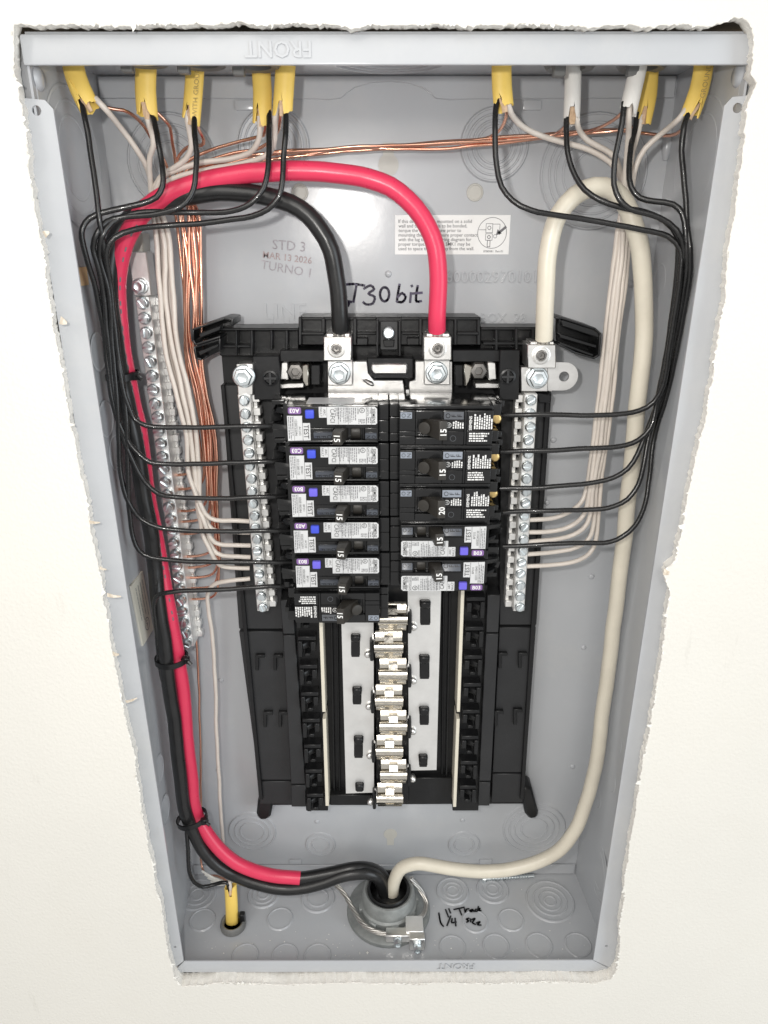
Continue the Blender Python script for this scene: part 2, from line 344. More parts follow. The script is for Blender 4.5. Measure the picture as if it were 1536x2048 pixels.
# ------------------------------------------------------------------ the sheet steel box
box = thing('panel_box', (0, D, 0), 'grey enamelled steel electrical panel box set in the wall opening', 'panel box')
T = 0.0013
def wpt(x, y, z): return Vector((x + rack(y, z), y, z))
def grid_plate(a, c, e, f, thick, nx=1, ny=1):        # quad a,c,e,f thickened along thick
    return MB().loop2([a, c, e, f], [q + thick for q in (a, c, e, f)])
w2 = BW / 2
back = put('back_panel', grid_plate(wpt(-w2, D, 0), wpt(w2, D, 0), wpt(w2, D, BH), wpt(-w2, D, BH), Vector((0, T, 0))), 'grey_enamel', box)
lw = put('side_wall', grid_plate(wpt(-w2, .0012, 0), wpt(-w2, D, 0), wpt(-w2, D, BH), wpt(-w2, .0012, BH), Vector((-T, 0, 0))), 'grey_enamel', box, label='left side wall of the box')
rw = put('side_wall', grid_plate(wpt(w2, .0012, 0), wpt(w2, D, 0), wpt(w2, D, BH), wpt(w2, .0012, BH), Vector((T, 0, 0))), 'grey_enamel', box, label='right side wall of the box')
tw = put('top_wall', grid_plate(wpt(-w2, .002, BH), wpt(w2, .002, BH), wpt(w2, D, BH), wpt(-w2, D, BH), Vector((0, 0, T))), 'grey_enamel', box)
fl = put('bottom_wall', grid_plate(wpt(-w2, .002, 0), wpt(w2, .002, 0), wpt(w2, D, 0), wpt(-w2, D, 0), Vector((0, 0, -T))), 'grey_enamel', box)
# the end wall folds over the back panel as a strip, cut out in an arch round the big knockout
zt = P(780, 197, .001).z
arch = [wpt(-w2 + .001, D - .0002, BH - .0005), wpt(-w2 + .001, D - .0002, zt)]
for x, y in [(600, 198), (660, 200), (684, 196), (694, 186), (710, 175), (740, 166), (780, 163), (815, 166), (845, 176), (862, 187), (870, 197), (900, 200), (960, 198)]: q = P(x, y, .001); arch.append(Vector((q.x, D - .0002, q.z)))
arch += [wpt(w2 - .001, D - .0002, zt), wpt(w2 - .001, D - .0002, BH - .0005)]
put('end_strip', MB().loop2(arch, [q + Vector((0, -.0016, 0)) for q in arch]), 'grey_enamel', box, bevel=.0005)
zb = P(780, 1729, .001).z
put('end_strip', grid_plate(wpt(-w2 + .001, D - .0002, .0005), wpt(w2 - .001, D - .0002, .0005), wpt(w2 - .001, D - .0002, zb), wpt(-w2 + .001, D - .0002, zb), Vector((0, -.0016, 0))), 'grey_enamel', box, bevel=.0005)
# front rims
def rim(name, quad, lab=None, bev=.0012):
    a = [Vector((x + rack(0, z), 0.0, z)) for x, z in quad]
    return put(name, MB().loop2(a, [q + Vector((0, T * 1.1, 0)) for q in a]), 'grey_enamel', box, bevel=bev, label=lab, bseg=2)
zl = P(780, 131, D).z
xo = w2 + .0016
front_top = MB(); a = [Vector((x, -.0016, z)) for x, z in [(-xo, zl), (xo - .0004, zl), (xo, zl + .001), (xo, BH - .0004), (-xo + .0008, BH - .0004), (-xo, BH - .0015)]]
front_top.loop2(a, [q + Vector((0, .0030, 0)) for q in a])
tr = put('top_rim', front_top, 'grey_enamel', box, bevel=.0011, bseg=3)
def holed(name, poly, holes, parent, lab):
    bm = bmesh.new(); es = []
    for lp in [poly] + holes:
        vv = [bm.verts.new(p) for p in lp]; es += [bm.edges.new((vv[i], vv[(i + 1) % len(vv)])) for i in range(len(vv))]
    bmesh.ops.triangle_fill(bm, use_beauty=True, use_dissolve=True, edges=es, normal=(0, -1, 0))
    r = bmesh.ops.extrude_face_region(bm, geom=list(bm.faces)); bmesh.ops.translate(bm, verts=[v for v in r['geom'] if isinstance(v, bmesh.types.BMVert)], vec=(0, .0014, 0))
    bmesh.ops.recalc_face_normals(bm, faces=bm.faces)
    mb = MB(); bm.verts.index_update(); mb.v = [v.co.copy() for v in bm.verts]; mb.f = [[v.index for v in f.verts] for f in bm.faces]; bm.free()
    return put(name, mb, 'grey_enamel', parent, smooth=30, label=lab)
def circ(c, r, n=16): return [c + Vector((r * math.cos(2 * math.pi * i / n), 0, r * math.sin(2 * math.pi * i / n))) for i in range(n)]
for s, top, bot, h1, h2 in [(-1, 200, 1924, (73, 221), (350, 1894)), (1, 194, 1921, (1475, 216), (1213, 1892))]:
    zt2 = P(100 if s < 0 else 1451, top, D).z; zb2 = .0012
    pts = []
    xi = w2 - .0091
    for x, z in [(w2 + .0065, zt2 + .001), (w2 + .0065, -.003), (xi, zb2 + .011), (xi, zt2 - .004), (xi + .0035, zt2)]:
        inner = s > 0 and x < w2          # the right rim's inner edge runs straight down, slightly inwards
        pts.append(Vector(((.1682 + (.1719 - .1682) * (z - .0133) / .617) + (x - xi) if inner else s * x + rack(0, z), 0, z)))
    holes = []
    for hx, hy in (h1, h2):
        c = P(hx, hy, D); holes.append(circ(Vector((c.x, 0, c.z)), .0024 if hy < 400 else .0012))
    holed('side_rim', pts, holes, box, 'left front rim' if s < 0 else 'right front rim')
zi = P(780, 1922, D).z
rim('bottom_rim', [(-w2 - .001, -.0012), (w2 + .001, -.0012), (.1678 - rack(0, zi), zi), (-w2 + .0095, zi)])
for s in (-1, 1):        # the wall's outward return above the side rim
    put('wall_return', MB().loop2([Vector((s * x, .006, z)) for x, z in ((w2 - .0002, .60), (w2 + .0075, .60), (w2 + .0075, BH - .002), (w2 - .0002, BH - .002))], [Vector((s * x, .0074, z)) for x, z in ((w2 - .0002, .60), (w2 + .0075, .60), (w2 + .0075, BH - .002), (w2 - .0002, BH - .002))]), 'grey_enamel', box)
# raised wording stamped in the steel
e = MB(); text(e, 'FRONT', .0072, P(557, 101, D) + Vector((0, -.00195, 0)), -XA, -ZA, .01, lift=.00035); put('stamped_word', e, 'grey_enamel', tr, smooth=30)
e = MB(); text(e, 'FRONT', .0066, P(912, 1932, D) + Vector((0, -.0004, 0)), -XA, -ZA, .01, lift=.0006); put('stamped_word', e, 'grey_enamel', box, smooth=30)
e = MB()
text(e, 'LINE', .0105, P(571, 622, 0) + VIEW * .0001, XA, ZA, .0, lift=.0008); put('stamped_word', e, 'grey_enamel', back, smooth=30); e = MB(); text(e, 'LINE', .0105, P(584, 642, 0) + VIEW * .0001, XA, ZA, .0, lift=.0004); put('stamped_word', e, 'grey_enamel', back, smooth=30); e = MB()
text(e, 'BOX  28', .0062, P(1007, 635, 0) + VIEW * .0001, XA, ZA, .0, lift=.0008); put('stamped_word', e, 'grey_enamel', back, smooth=30); e = MB()
text(e, '600002970101', .0075, P(982, 553, 0) + VIEW * .0001, XA, ZA, .008, lift=.0011)
put('stamped_word', e, 'grey_enamel', back, smooth=30)
e = MB()
text(e, 'STD 3', .0062, P(578, 491, 0) + VIEW * .00025, Vector((.996, 0, -.08)), Vector((.08, 0, .996)))
text(e, 'TURNO 1', .0058, P(572, 537, 0) + VIEW * .00025, Vector((.985, 0, -.17)), Vector((.17, 0, .985)))
put('ink_stamp', e, 'ink_stamp', back, smooth=0)
e = MB(); text(e, 'MAR 13 2026', .0042, P(575, 515, 0) + VIEW * .00025, Vector((.99, 0, -.12)), Vector((.12, 0, .99)), .012); put('ink_stamp', e, 'ink_stamp_red', back, smooth=0)
# pen marks
def strokes(lst, sc_, ox, oy, w, fn, n, name, m, parent):
    mb = MB(); k = 0
    for st in lst:
        pts = [fn(x / sc_ + ox, y / sc_ + oy) + Vector(n) * ((.0012 if n[2] > .5 else .00028) + .00001 * k) for x, y in st]
        if len(pts) > 2: pts = spline(pts, .0012)
        ribbon(mb, pts, w, n); k += 1
    return put(name, mb, m, parent, smooth=0)
el = lambda cx, cy, rx, ry, a0=0, a1=360, n=14: [(cx + rx * math.cos(R_(a0 + (a1 - a0) * i / n)), cy + ry * math.sin(R_(a0 + (a1 - a0) * i / n))) for i in range(n + 1)]
strokes([[(508, 500), (555, 498), (606, 506)], [(564, 502), (556, 550), (548, 592)], [(604, 522), (640, 506), (657, 524), (628, 549), (660, 566), (650, 600), (616, 606), (600, 594)], el(713, 552, 24, 37),
         [(792, 500), (784, 545), (778, 590)], [(782, 566), (806, 546), (824, 566), (808, 592), (780, 592)], [(852, 545), (848, 594)], [(856, 506), (858, 510)], [(888, 508), (880, 560), (882, 590), (906, 588)], [(862, 548), (910, 544)],
         [(536, 592), (508, 590), (500, 606), (520, 612), (524, 594), (504, 628)]], 2.648, 500, 380, .00165, lambda x, y: P(x, y, 0), VIEW, 'handwriting', 'ink_marker', back)
strokes([[(487, 735), (498, 790), (512, 808)], [(524, 716), (540, 757)], [(542, 712), (551, 735)], [(552, 752), (532, 804)], [(560, 766), (558, 788), (582, 784)], [(576, 764), (580, 806)],
         [(570, 716), (598, 710), (626, 704)], [(598, 712), (612, 746)], [(628, 712), (632, 730), (640, 714), (652, 712)], [(668, 716), (656, 724), (668, 728), (672, 716), (680, 728)], [(692, 714), (684, 724), (696, 726), (704, 700)], [(704, 716), (712, 710), (706, 722), (718, 722)],
         [(652, 764), (638, 770), (650, 778), (640, 786)], [(660, 768), (662, 784)], [(668, 772), (684, 766), (672, 790), (688, 798)], [(694, 790), (712, 784), (700, 800), (718, 802)]],
        2.743, 700, 1560, .0015, lambda x, y: PZ(x, y, 0), ZA, 'handwriting', 'ink_black', fl)

# knockouts: rings pressed into the sheet
def ko_prof(radii, hh=.0005):
    pr = [(0.0, hh * .7)]
    for r in sorted(radii):
        pr += [(r - .0008, hh * .7 if r != sorted(radii)[0] else hh * .7), (r - .00045, hh * 1.5), (r + .00035, hh * 1.5), (r + .0008, hh * .55)]
    pr += [(max(radii) + .0013, .00002)]; return pr
def kn(radii, o, n, u, parent, hh=.0010): return put('knockout', MB().lathe(ko_prof(radii, hh), 40, o, n, u), 'grey_enamel', parent, smooth=25)
mm = lambda *a: [q / 1000 for q in a]
for x, y, rr in [(345, 325, mm(12, 17, 22, 28)), (548, 292, mm(11, 15, 18.5, 22)), (989, 290, mm(11, 14, 17.5, 21)), (1187, 345, mm(13, 20, 25, 29, 34)),
                 (505, 1662, mm(11, 16, 21)), (641, 1688, mm(8, 13)), (928, 1688, mm(9, 14)), (1068, 1656, mm(12, 18, 23, 28))]:
    kn(rr, P(x, y, 0), VIEW, XA, back)
for x, y in [(405, 1840), (490, 1912), (570, 1912), (635, 1912), (560, 1838), (480, 1990), (905, 1895), (992, 1892), (1078, 1890), (1156, 1890), (950, 1843), (1022, 1840)]:
    q = PZ(x, y, 0)
    if .009 < q.y < D - .012: kn(mm(10.6), q, ZA, XA, fl, .0007)
for x, y, rr in [(527, 1790, mm(5, 9.5, 13.5)), (636, 1797, mm(9, 14.5)), (905, 1783, mm(5, 9, 14)), (985, 1780, mm(5, 9, 14)), (1100, 1803, mm(5, 10, 15, 21)), (395, 1790, mm(6, 11, 16))]:
    kn(rr, PZ(x, y, 0), ZA, XA, fl)
for x, y, rr in [(152, 318, mm(22, 30, 37)), (197, 704, mm(11)), (213, 838, mm(11)), (232, 905, mm(11)), (318, 1540, mm(11)), (330, 1620, mm(11))]:
    kn(rr, PX(x, y, -1), XA, YA, lw, .0003)
for x, y, rr in [(1396, 320, mm(24, 33)), (1320, 560, mm(10)), (1352, 700, mm(10)), (1335, 800, mm(10)), (1222, 1400, mm(11)), (1204, 1500, mm(11)), (1234, 1478, mm(11)), (1222, 1555, mm(11)), (1194, 1588, mm(11)), (1196, 1735, mm(18, 26))]:
    q = PX(x, y, 1)
    if .006 < q.y < D - .006: kn(rr, q, -XA, YA, rw, .0003)
kn(mm(20, 27, 34), Vector((.0008, .052, BH)), -ZA, XA, tw)
for x, y, rr in [(200, 118, mm(11)), (660, 128, mm(9)), (880, 128, mm(9)), (1380, 120, mm(10))]:
    q = PZ(x, y, BH)
for x, y in [(600, 385), (950, 385)]:
    put('pierced_slug', MB().lathe([(0, .0002), (.0042, .0002), (.0044, .0007), (.0052, .0006), (.0056, .00002)], 24, P(x, y, 0), VIEW, XA), 'pale_slug', back, smooth=25)
def keyhole(cx, cy, r, neck, dirn):
    o = P(cx, cy, 0); pts = []
    for i in range(21):
        a = R_(90 + dirn * 0 + 32 + (296) * i / 20) if dirn > 0 else R_(270 + 32 + 296 * i / 20)
        pts.append(o + Vector((r * math.cos(a), 0, r * math.sin(a))))
    nn = .5 * r; zz = neck * dirn
    pts += [o + Vector((nn * dirn, 0, zz)), o + Vector((-nn * dirn, 0, zz))]
    a = [p + VIEW * .0004 for p in pts]
    return put('keyhole', MB().loop2(a, [p - VIEW * .0006 for p in a]), 'pale_slug', back, smooth=25)
keyhole(777, 330, .0066, .013, 1); keyhole(781, 1668, .0062, .013, -1)
for x, y in [(777, 548), (1262, 568), (1107, 880), (1094, 1005), (1191, 1077), (1183, 1153), (1167, 1295), (1145, 1533), (392, 1298), (437, 1540), (634, 1643), (925, 1640), (442, 1360)]:
    put('dimple', MB().lathe([(0, .0014), (.0012, .0013), (.0019, .0008), (.0024, .00002)], 14, P(x, y, 0), VIEW, XA), 'grey_enamel', back, smooth=70)
for x, y in [(489, 211), (1064, 211), (591, 1722), (971, 1722)]:
    o = P(x, y, 0); put('weld_tab', MB().box(o.x - .0058, o.x + .0058, D - .0016, D + .0002, o.z - .0028, o.z + .0028), 'grey_enamel', back, bevel=.0008, bseg=2)
# mounting lances on the side walls: bare wood shows through the slots
for x, y, s in [(163, 553, -1), (1386, 546, 1)]:
    o = PX(x, y, s); put('mounting_slot', MB().box(o.x - .0003, o.x + .0003, o.y - .009, o.y + .009, o.z - .0052, o.z + .0052), 'bare_wood', lw if s < 0 else rw, bevel=.0001)
for x, y, s in [(68, 153, -1), (1478, 150, 1)]:
    o = PX(x, y, s); o.y = .010
    put('ear', MB().lathe([(0, .0022), (.0042, .002), (.005, .0012), (.006, .00005)], 18, Vector((s * w2 + rack(o.y, o.z), o.y, o.z)), -XA * s, YA), 'grey_enamel', lw if s < 0 else rw, smooth=60)
# corner weld bead
q0, q1 = P(1332, 255, .004), P(1329, 320, .004)
put('weld_bead', MB().tube(spline([Vector((w2 + rack(D, q.z) - .0015, D - .0015, q.z)) for q in (q0, q0.lerp(q1, .5), q1)], .004), [.0016, .003, .0034, .003, .0016][:5] + [.0016] * 20, 8), 'grey_enamel', box, smooth=70)

# bonding instruction label on the back panel
tl, br = P(790, 430, 0), P(1017, 509, 0)
lab = put('instruction_label', MB().box(tl.x, br.x, D - .00028, D - .00005, br.z, tl.z), 'label_white', back, bevel=.0001)
e = MB(); lines = ['If this device is to be mounted on a solid', 'wall and the main lug is to be bonded,', 'torque the bonding screw prior to', 'mounting the box to ensure proper contact', 'with the lug tang. See wiring diagram for', 'proper torque. Spacer kit SMK1 may be', 'used to space the box away from the wall.']
for i, s in enumerate(lines): text(e, s, .00215, P(797, 442.5 + i * 9.1, 0) + VIEW * .00045, XA * .97, ZA, .004, 'LEFT')
text(e, '8780081  Rev.01', .0014, P(986, 502.5, 0) + VIEW * .00045, XA, ZA, .004)
o = P(984, 466, 0) + VIEW * .00045
def ring2(mb, o, r, t, n=28, ux=XA, uy=ZA):
    vs = []; 
    for i in range(n):
        a = 2 * math.pi * i / n; dv = ux * math.cos(a) + uy * math.sin(a); vs += [o + dv * r, o + dv * (r - t)]
    return mb.add(vs, [(2 * i, 2 * ((i + 1) % n), 2 * ((i + 1) % n) + 1, 2 * i + 1) for i in range(n)])
ring2(e, o, .0098, .00035)
def frame2(mb, o, w, h, t):
    for a, c in [((-w, -h), (w, -h)), ((w, -h), (w, h)), ((w, h), (-w, h)), ((-w, h), (-w, -h))]: ribbon(mb, [o + XA * a[0] + ZA * a[1], o + XA * c[0] + ZA * c[1]], t, VIEW)
frame2(e, o + Vector((-.002, 0, .003)), .0022, .0028, .0003); ring2(e, o + Vector((-.002, 0, .0032)), .0013, .0004, 12); frame2(e, o + Vector((-.002, 0, -.0025)), .0022, .002, .0003); ring2(e, o + Vector((-.002, 0, -.0025)), .0012, .0005, 10)
frame2(e, o + Vector((-.002, 0, -.0066)), .0009, .002, .0004); ring2(e, o + Vector((.0021, 0, -.002)), .0013, .0003, 12); ribbon(e, [o + Vector((-.0088, 0, .002)), o + Vector((-.0042, 0, .002))], .0003, VIEW); ribbon(e, [o + Vector((.0002, 0, .0055)), o + Vector((.005, 0, .0055)), o + Vector((.005, 0, -.001))], .0003, VIEW)
ribbon(e, [o + Vector((.0088, -.0001, .0036)), o + Vector((.0046, -.0001, .0002))], .0016, VIEW); e.add([o + Vector((.0026, -.0001, -.0014)), o + Vector((.0064, -.0001, -.0004)), o + Vector((.0036, -.0001, .0024))], [(0, 1, 2)])
put('print', e, 'ink_grey', lab, smooth=0)
# rating label on the left side wall
c4 = [PX(281, 1142, -1), PX(258, 1172, -1), PX(282, 1292, -1), PX(303, 1258, -1)]
cq = [Vector((-w2 + rack(q.y, q.z) + .0016, q.y, q.z)) for q in c4]
sl = put('rating_label', MB().loop2(cq, [q - XA * .0014 for q in cq]), 'label_cream', lw)
e = MB(); uL = (cq[3] - cq[0]).normalized(); wL = (cq[1] - cq[0]).normalized(); LL = (cq[3] - cq[0]).length; WL = (cq[1] - cq[0]).length
nX = Vector((1, 0, 0)); rnd = random.Random(5)
for k in range(4):
    s0 = .1
    while s0 < .6:
        s1 = s0 + rnd.uniform(.04, .12); a = cq[0] + uL * LL * s0 + wL * WL * (.18 + k * .19) + nX * .0002; ribbon(e, [a, a + uL * LL * (s1 - s0)], .0008, nX); s0 = s1 + .02
ring2(e, cq[0] + uL * LL * .78 + wL * WL * .42 + nX * .0002, .0055, .0007, 20, uL, wL); text(e, 'UL', .0036, cq[0] + uL * LL * .78 + wL * WL * .42 + nX * .0002, uL, -wL, .01)
put('print', e, 'ink_grey', sl, smooth=0)
# ------------------------------------------------------------------ shared hardware
def screw_mesh(name, r, h, m, slot=True, cross=False):
    mb = MB(); n = VIEW
    mb.lathe([(r * .62, -h * 1.2), (r * .62, 0), (r, 0), (r, h * .45), (r * .82, h * .8), (r * .55, h * .86)], 14, (0, 0, 0), n, XA)
    g = r * .17                                             # two half moons proud of the floor leave a slot between them
    for s in (-1, 1):
        pts = [(s * g, -r * .74)] + [(s * (g + (r * .78 - g) * math.cos(R_(t))), r * .74 * math.sin(R_(t))) for t in (-65, -35, 0, 35, 65)] + [(s * g, r * .74)]
        a = [Vector((x, -h * .82, z)) for x, z in pts]; c = [Vector((x * .9 if abs(x) > g * 1.1 else x, -h * 1.18, z * .9)) for x, z in pts]
        mb.loop2(a, c)
    me = mb.mesh(name, smooth=50); me.materials.append(MATS[m]); return me
def hex_mesh(name, rw, rh, m):
    mb = MB(); mb.lathe([(rw * .5, -.002), (rw, 0), (rw, .0012), (rw * .92, .0017), (rh * .8, .0019)], 28, (0, 0, 0), VIEW, XA)
    mb.lathe([(rh, .0016), (rh, .0052), (rh * .9, .0060), (rh * .62, .0062), (rh * .55, .0054), (rh * .3, .0050), (0, .0050)], 6, (0, 0, 0), VIEW, XA, R_(30))
    me = mb.mesh(name, smooth=25); me.materials.append(MATS[m]); return me
BAR_SCREW = screw_mesh('bar_screw', .0037, .0022, 'bolt_zinc')
GND_SCREW = screw_mesh('ground_screw', .0041, .0046, 'bolt_zinc')
HEX = hex_mesh('hex_bolt', .0074, .0062, 'bolt_zinc')
def turn(): return (0, random.uniform(0, 3.1), 0)

# ------------------------------------------------------------------ panel interior: black moulded base, bus bars, stabs, lugs
pi0 = P(780, 1612, .0); interior = thing('panel_interior', (pi0.x, D, pi0.z), 'black moulded panel interior carrying the silver bus bars and wire lugs', 'panel interior')
def pr(name, polys, d0, d1, m='black_plastic', bev=.0005, parent=None, label=None):
    mb = MB()
    for p in polys: mb.prism(p, d0, d1)
    return put(name, mb, m, parent or interior, bevel=bev, label=label)
def q4(x0, x1, y0, x2, x3, y1): return [(x0, y0), (x1, y0), (x3, y1), (x2, y1)]
base = pr('base_tray', [[(441, 690), (1101, 690), (1103, 790), (1047, 1608), (519, 1611)]], .003, .013)
# outer side panels, split at the joint line
for side, ps in (('left', [q4(443, 550, 770, 478, 566, 1258), q4(478, 566, 1263, 517, 590, 1560), q4(517, 590, 1563, 520, 592, 1608)]), ('right', [q4(1002, 1101, 785, 999, 1073, 1250), q4(999, 1072, 1255, 985, 1051, 1545), q4(985, 1049, 1548, 983, 1046, 1605)])):
    for p in ps: pr('side_panel', [p], .012, .0215, 'grey_black_plastic')
pr('edge_rib', [q4(441, 449, 770, 518, 526, 1600)], .003, .0245); pr('edge_rib', [q4(1092, 1101, 790, 1040, 1048, 1600)], .003, .0245)
pr('rail', [q4(560, 586, 1200, 566, 590, 1268)], .012, .030, 'grey_black_plastic'); pr('rail', [q4(566, 590, 1271, 582, 611, 1568)], .012, .030, 'grey_black_plastic'); pr('rail', [q4(582, 611, 1571, 583, 612, 1614)], .012, .028, 'grey_black_plastic')
pr('rail', [q4(975, 1001, 1190, 972, 997, 1265)], .012, .030, 'grey_black_plastic'); pr('rail', [q4(972, 997, 1268, 958, 982, 1562)], .012, .030, 'grey_black_plastic'); pr('rail', [q4(958, 981, 1565, 956, 979, 1612)], .012, .028, 'grey_black_plastic')
# side panel slots
for x, y in [(520, 1326), (536, 1440), (556, 1326), (566, 1440), (1046, 1322), (1036, 1435), (1006, 1322), (998, 1438)]:
    pr('slot_frame', [[(x - 9, y - 16), (x + 9, y - 16), (x + 9, y - 10), (x - 3, y - 10), (x - 3, y + 15), (x - 9, y + 15)]], .0205, .0245, bev=.0003)
# hook columns that the breakers clip on
pr('hook_rail', [q4(584, 640, 1180, 612, 656, 1622)], .006, .024, label='left hook rail'); pr('hook_rail', [q4(922, 976, 1170, 905, 957, 1622)], .006, .024, label='right hook rail')
hk = MB()
hk.b(-7, 7, 6, 9.5, 0, 9); hk.b(-7, -3.5, -8, 6, 0, 10.5); hk.b(2.5, 6.5, -4, 4, 0, 8); hk.b(-2.5, 2, -9.5, -6.5, 0, 7.5)
hk.add([Vector((x / 1e3, -y / 1e3, z / 1e3)) for x, y, z in [(-3.5, 0, 5), (3, 0, 5), (3, 0, -5), (-3.5, 0, -5), (-3.5, 9, 2), (2, 4, 2), (2, 3, -3), (-3.5, 8, -3)]], [(0, 1, 5, 4), (1, 2, 6, 5), (2, 3, 7, 6), (3, 0, 4, 7), (4, 5, 6, 7)])
HOOK = hk.mesh('breaker_hook', .0005); HOOK.materials.append(MATS['black_plastic'])
za, zb_ = P(600, 1262, .024).z, P(600, 1600, .024).z
for sx, (xa, ya, xb, yb) in ((1, (612, 1200, 634, 1622)), (-1, (949, 1180, 931, 1622))):
    A, B = P(xa, ya, .024), P(xb, yb, .024); z = A.z - .011
    while z > B.z + .004:
        t = (A.z - z) / (A.z - B.z); o = share('breaker_hook', HOOK, interior, (A.x + (B.x - A.x) * t, D - .024, z), (0, 0, 0)); o.scale = (sx, 1, 1); z -= .0254 / 1.0
pr('strip', [q4(638, 645, 1238, 644.5, 651.5, 1424)], .01, .031, 'cream_strip', .0002); pr('strip', [q4(645.2, 652, 1438, 651, 658, 1612)], .01, .031, 'cream_strip', .0002)
pr('strip', [q4(922, 929, 1180, 913.5, 920, 1424)], .01, .031, 'cream_strip', .0002); pr('strip', [q4(913, 919.5, 1438, 906, 912.5, 1614)], .01, .031, 'cream_strip', .0002)
for x0, x1, x2, x3 in [(660, 664, 667, 671), (672, 675, 678, 681), (886, 889, 882, 885), (898, 902, 890, 894)]: pr('channel_rib', [q4(x0, x1, 1185, x2, x3, 1608)], .01, .0175, bev=.0003)
pr('cross_bar', [q4(660, 744, 1590, 660, 748, 1611)], .008, .022); pr('cross_bar', [q4(815, 905, 1556, 815, 903, 1608)], .008, .020)
# bus bars run from the lugs down between the breakers
def bus(poly, slots, lab):
    bm = bmesh.new(); es = []
    for lp in [poly] + slots:
        vv = [bm.verts.new(P(x, y, .0295)) for x, y in lp]; es += [bm.edges.new((vv[i], vv[(i + 1) % len(vv)])) for i in range(len(vv))]
    bmesh.ops.triangle_fill(bm, use_beauty=True, use_dissolve=True, edges=es, normal=(0, -1, 0))
    r = bmesh.ops.extrude_face_region(bm, geom=list(bm.faces)); bmesh.ops.translate(bm, verts=[v for v in r['geom'] if isinstance(v, bmesh.types.BMVert)], vec=(0, .003, 0)); bm.verts.index_update()
    mb = MB(); mb.v = [v.co.copy() for v in bm.verts]; mb.f = [[v.index for v in f.verts] for f in bm.faces]; bm.free(); return put('bus_bar', mb, 'aluminium', interior, smooth=25, label=lab)
def slot(x0, y0, x1, y1): c = 4; return [(x0, y0), (x1, y0), (x1, y1 - c), (x1 - c, y1), (x0 + c, y1), (x0, y1 - c)]
SL = [(702, 1272, 720, 1314), (705, 1378, 723, 1409), (708, 1477, 726, 1516), (711, 1571, 727, 1580)]; SR = [(840, 1204, 861, 1250), (839, 1314, 859, 1358), (839, 1418, 858, 1450), (838, 1514, 855, 1534)]
bus([(668, 780), (752, 780), (747, 1240), (748, 1585), (692, 1587), (683, 1250)], [slot(*s) for s in SL], 'left silver bus bar'); bus([(812, 780), (893, 780), (882, 1185), (873, 1540), (818, 1541), (816, 1240)], [slot(*s) for s in SR], 'right silver bus bar')
for x0, y0, x1, y1 in SL + SR: pr('bus_clip', [[(x0 + .5, y0 + 5), (x1 - .5, y0 + 5), (x1 - .5, y1 + 1), (x0 + .5, y1 + 1)]], .012, .0300, bev=.0006); pr('bus_clip', [[(x0 - 1, y0), (x1 + 1, y0), (x1, y0 + 15), (x0, y0 + 15)]], .012, .0340, bev=.0014)
# stabs: bent plates one above the other, feeding left and right in turn
st = MB(); W1, W2 = .0110, .0034
def sheet(mb, pts, w):
    a = [Vector((-w, -h, z)) for z, h in pts] + [Vector((w, -h, z)) for z, h in pts]; n = len(pts)
    b2 = [v + Vector((0, .0011, 0)) for v in a]
    mb.add(a + b2, [(i, i + 1, n + i + 1, n + i) for i in range(n - 1)] + [(2 * n + i, 3 * n + i, 3 * n + i + 1, 2 * n + i + 1) for i in range(n - 1)] + [(i, 2 * n + i, 2 * n + i + 1, i + 1) for i in range(n - 1)] + [(n + i, n + i + 1, 3 * n + i + 1, 3 * n + i) for i in range(n - 1)] + [(0, n, 3 * n, 2 * n), (n - 1, 3 * n - 1, 4 * n - 1, 2 * n - 1)])
sheet(st, [(.0046, .0112), (.0034, .0130), (.0007, .0137), (.0002, .0131), (-.0002, .0131), (-.0007, .0137), (-.0034, .0130), (-.0046, .0112)], W1)
sheet(st, [(.0104, .0068), (.0086, .0092), (.0046, .0112), (.0030, .0134)], W2); sheet(st, [(-.0030, .0134), (-.0046, .0112), (-.0086, .0092), (-.0104, .0066)], W2)
STAB = st.mesh('stab', smooth=45); STAB.materials.append(MATS['stab_metal'])
fl2 = MB(); sheet(fl2, [(.0122, .0062), (.0104, .0078), (.0050, .0098), (-.0050, .0098), (-.0092, .0090), (-.0122, .0066)], W1 * .93); BEDM = fl2.mesh('stab_bed', smooth=45); BEDM.materials.append(MATS['stab_metal'])
zs = P(782, 1240, .040).z; i = 0
while True:
    z = zs - i * .0243; o = P(782, 1240, .040)
    if z < P(782, 1634, .036).z: break
    x = .0012 + (0.455 - z) * .008 + (-.0016 if i % 2 else .0016)
    share('stab', STAB, interior, (x, D - .029, z)); share('stab_bed', BEDM, interior, (x, D - .028, z - .0004))
    s = -1 if i % 2 else 1
    sg = put('stab_barrier', MB().box(x + s * .0114, x + s * .0146, D - .037, D - .012, z - .0140, z + .0035), 'black_plastic', interior, bevel=.0015, bseg=2)
    put('rivet', MB().lathe([(0, .0036), (.0018, .0033), (.0030, .0020), (.0036, 0), (.0036, -.003)], 16, Vector((x + s * .0156, D - .0300, z - .0132 + .002)), VIEW + XA * s * .25, XA), 'tin_plate', interior, smooth=70)
    put('stab_arm', MB().box(x + s * .0098, x + s * .0128, D - .0335, D - .029, z - .0040, z + .0040), 'tin_plate', interior, bevel=.0008, bseg=2)
    i += 1
pr('centre_wall', [q4(750, 816, 780, 752, 817, 1606)], .006, .024)
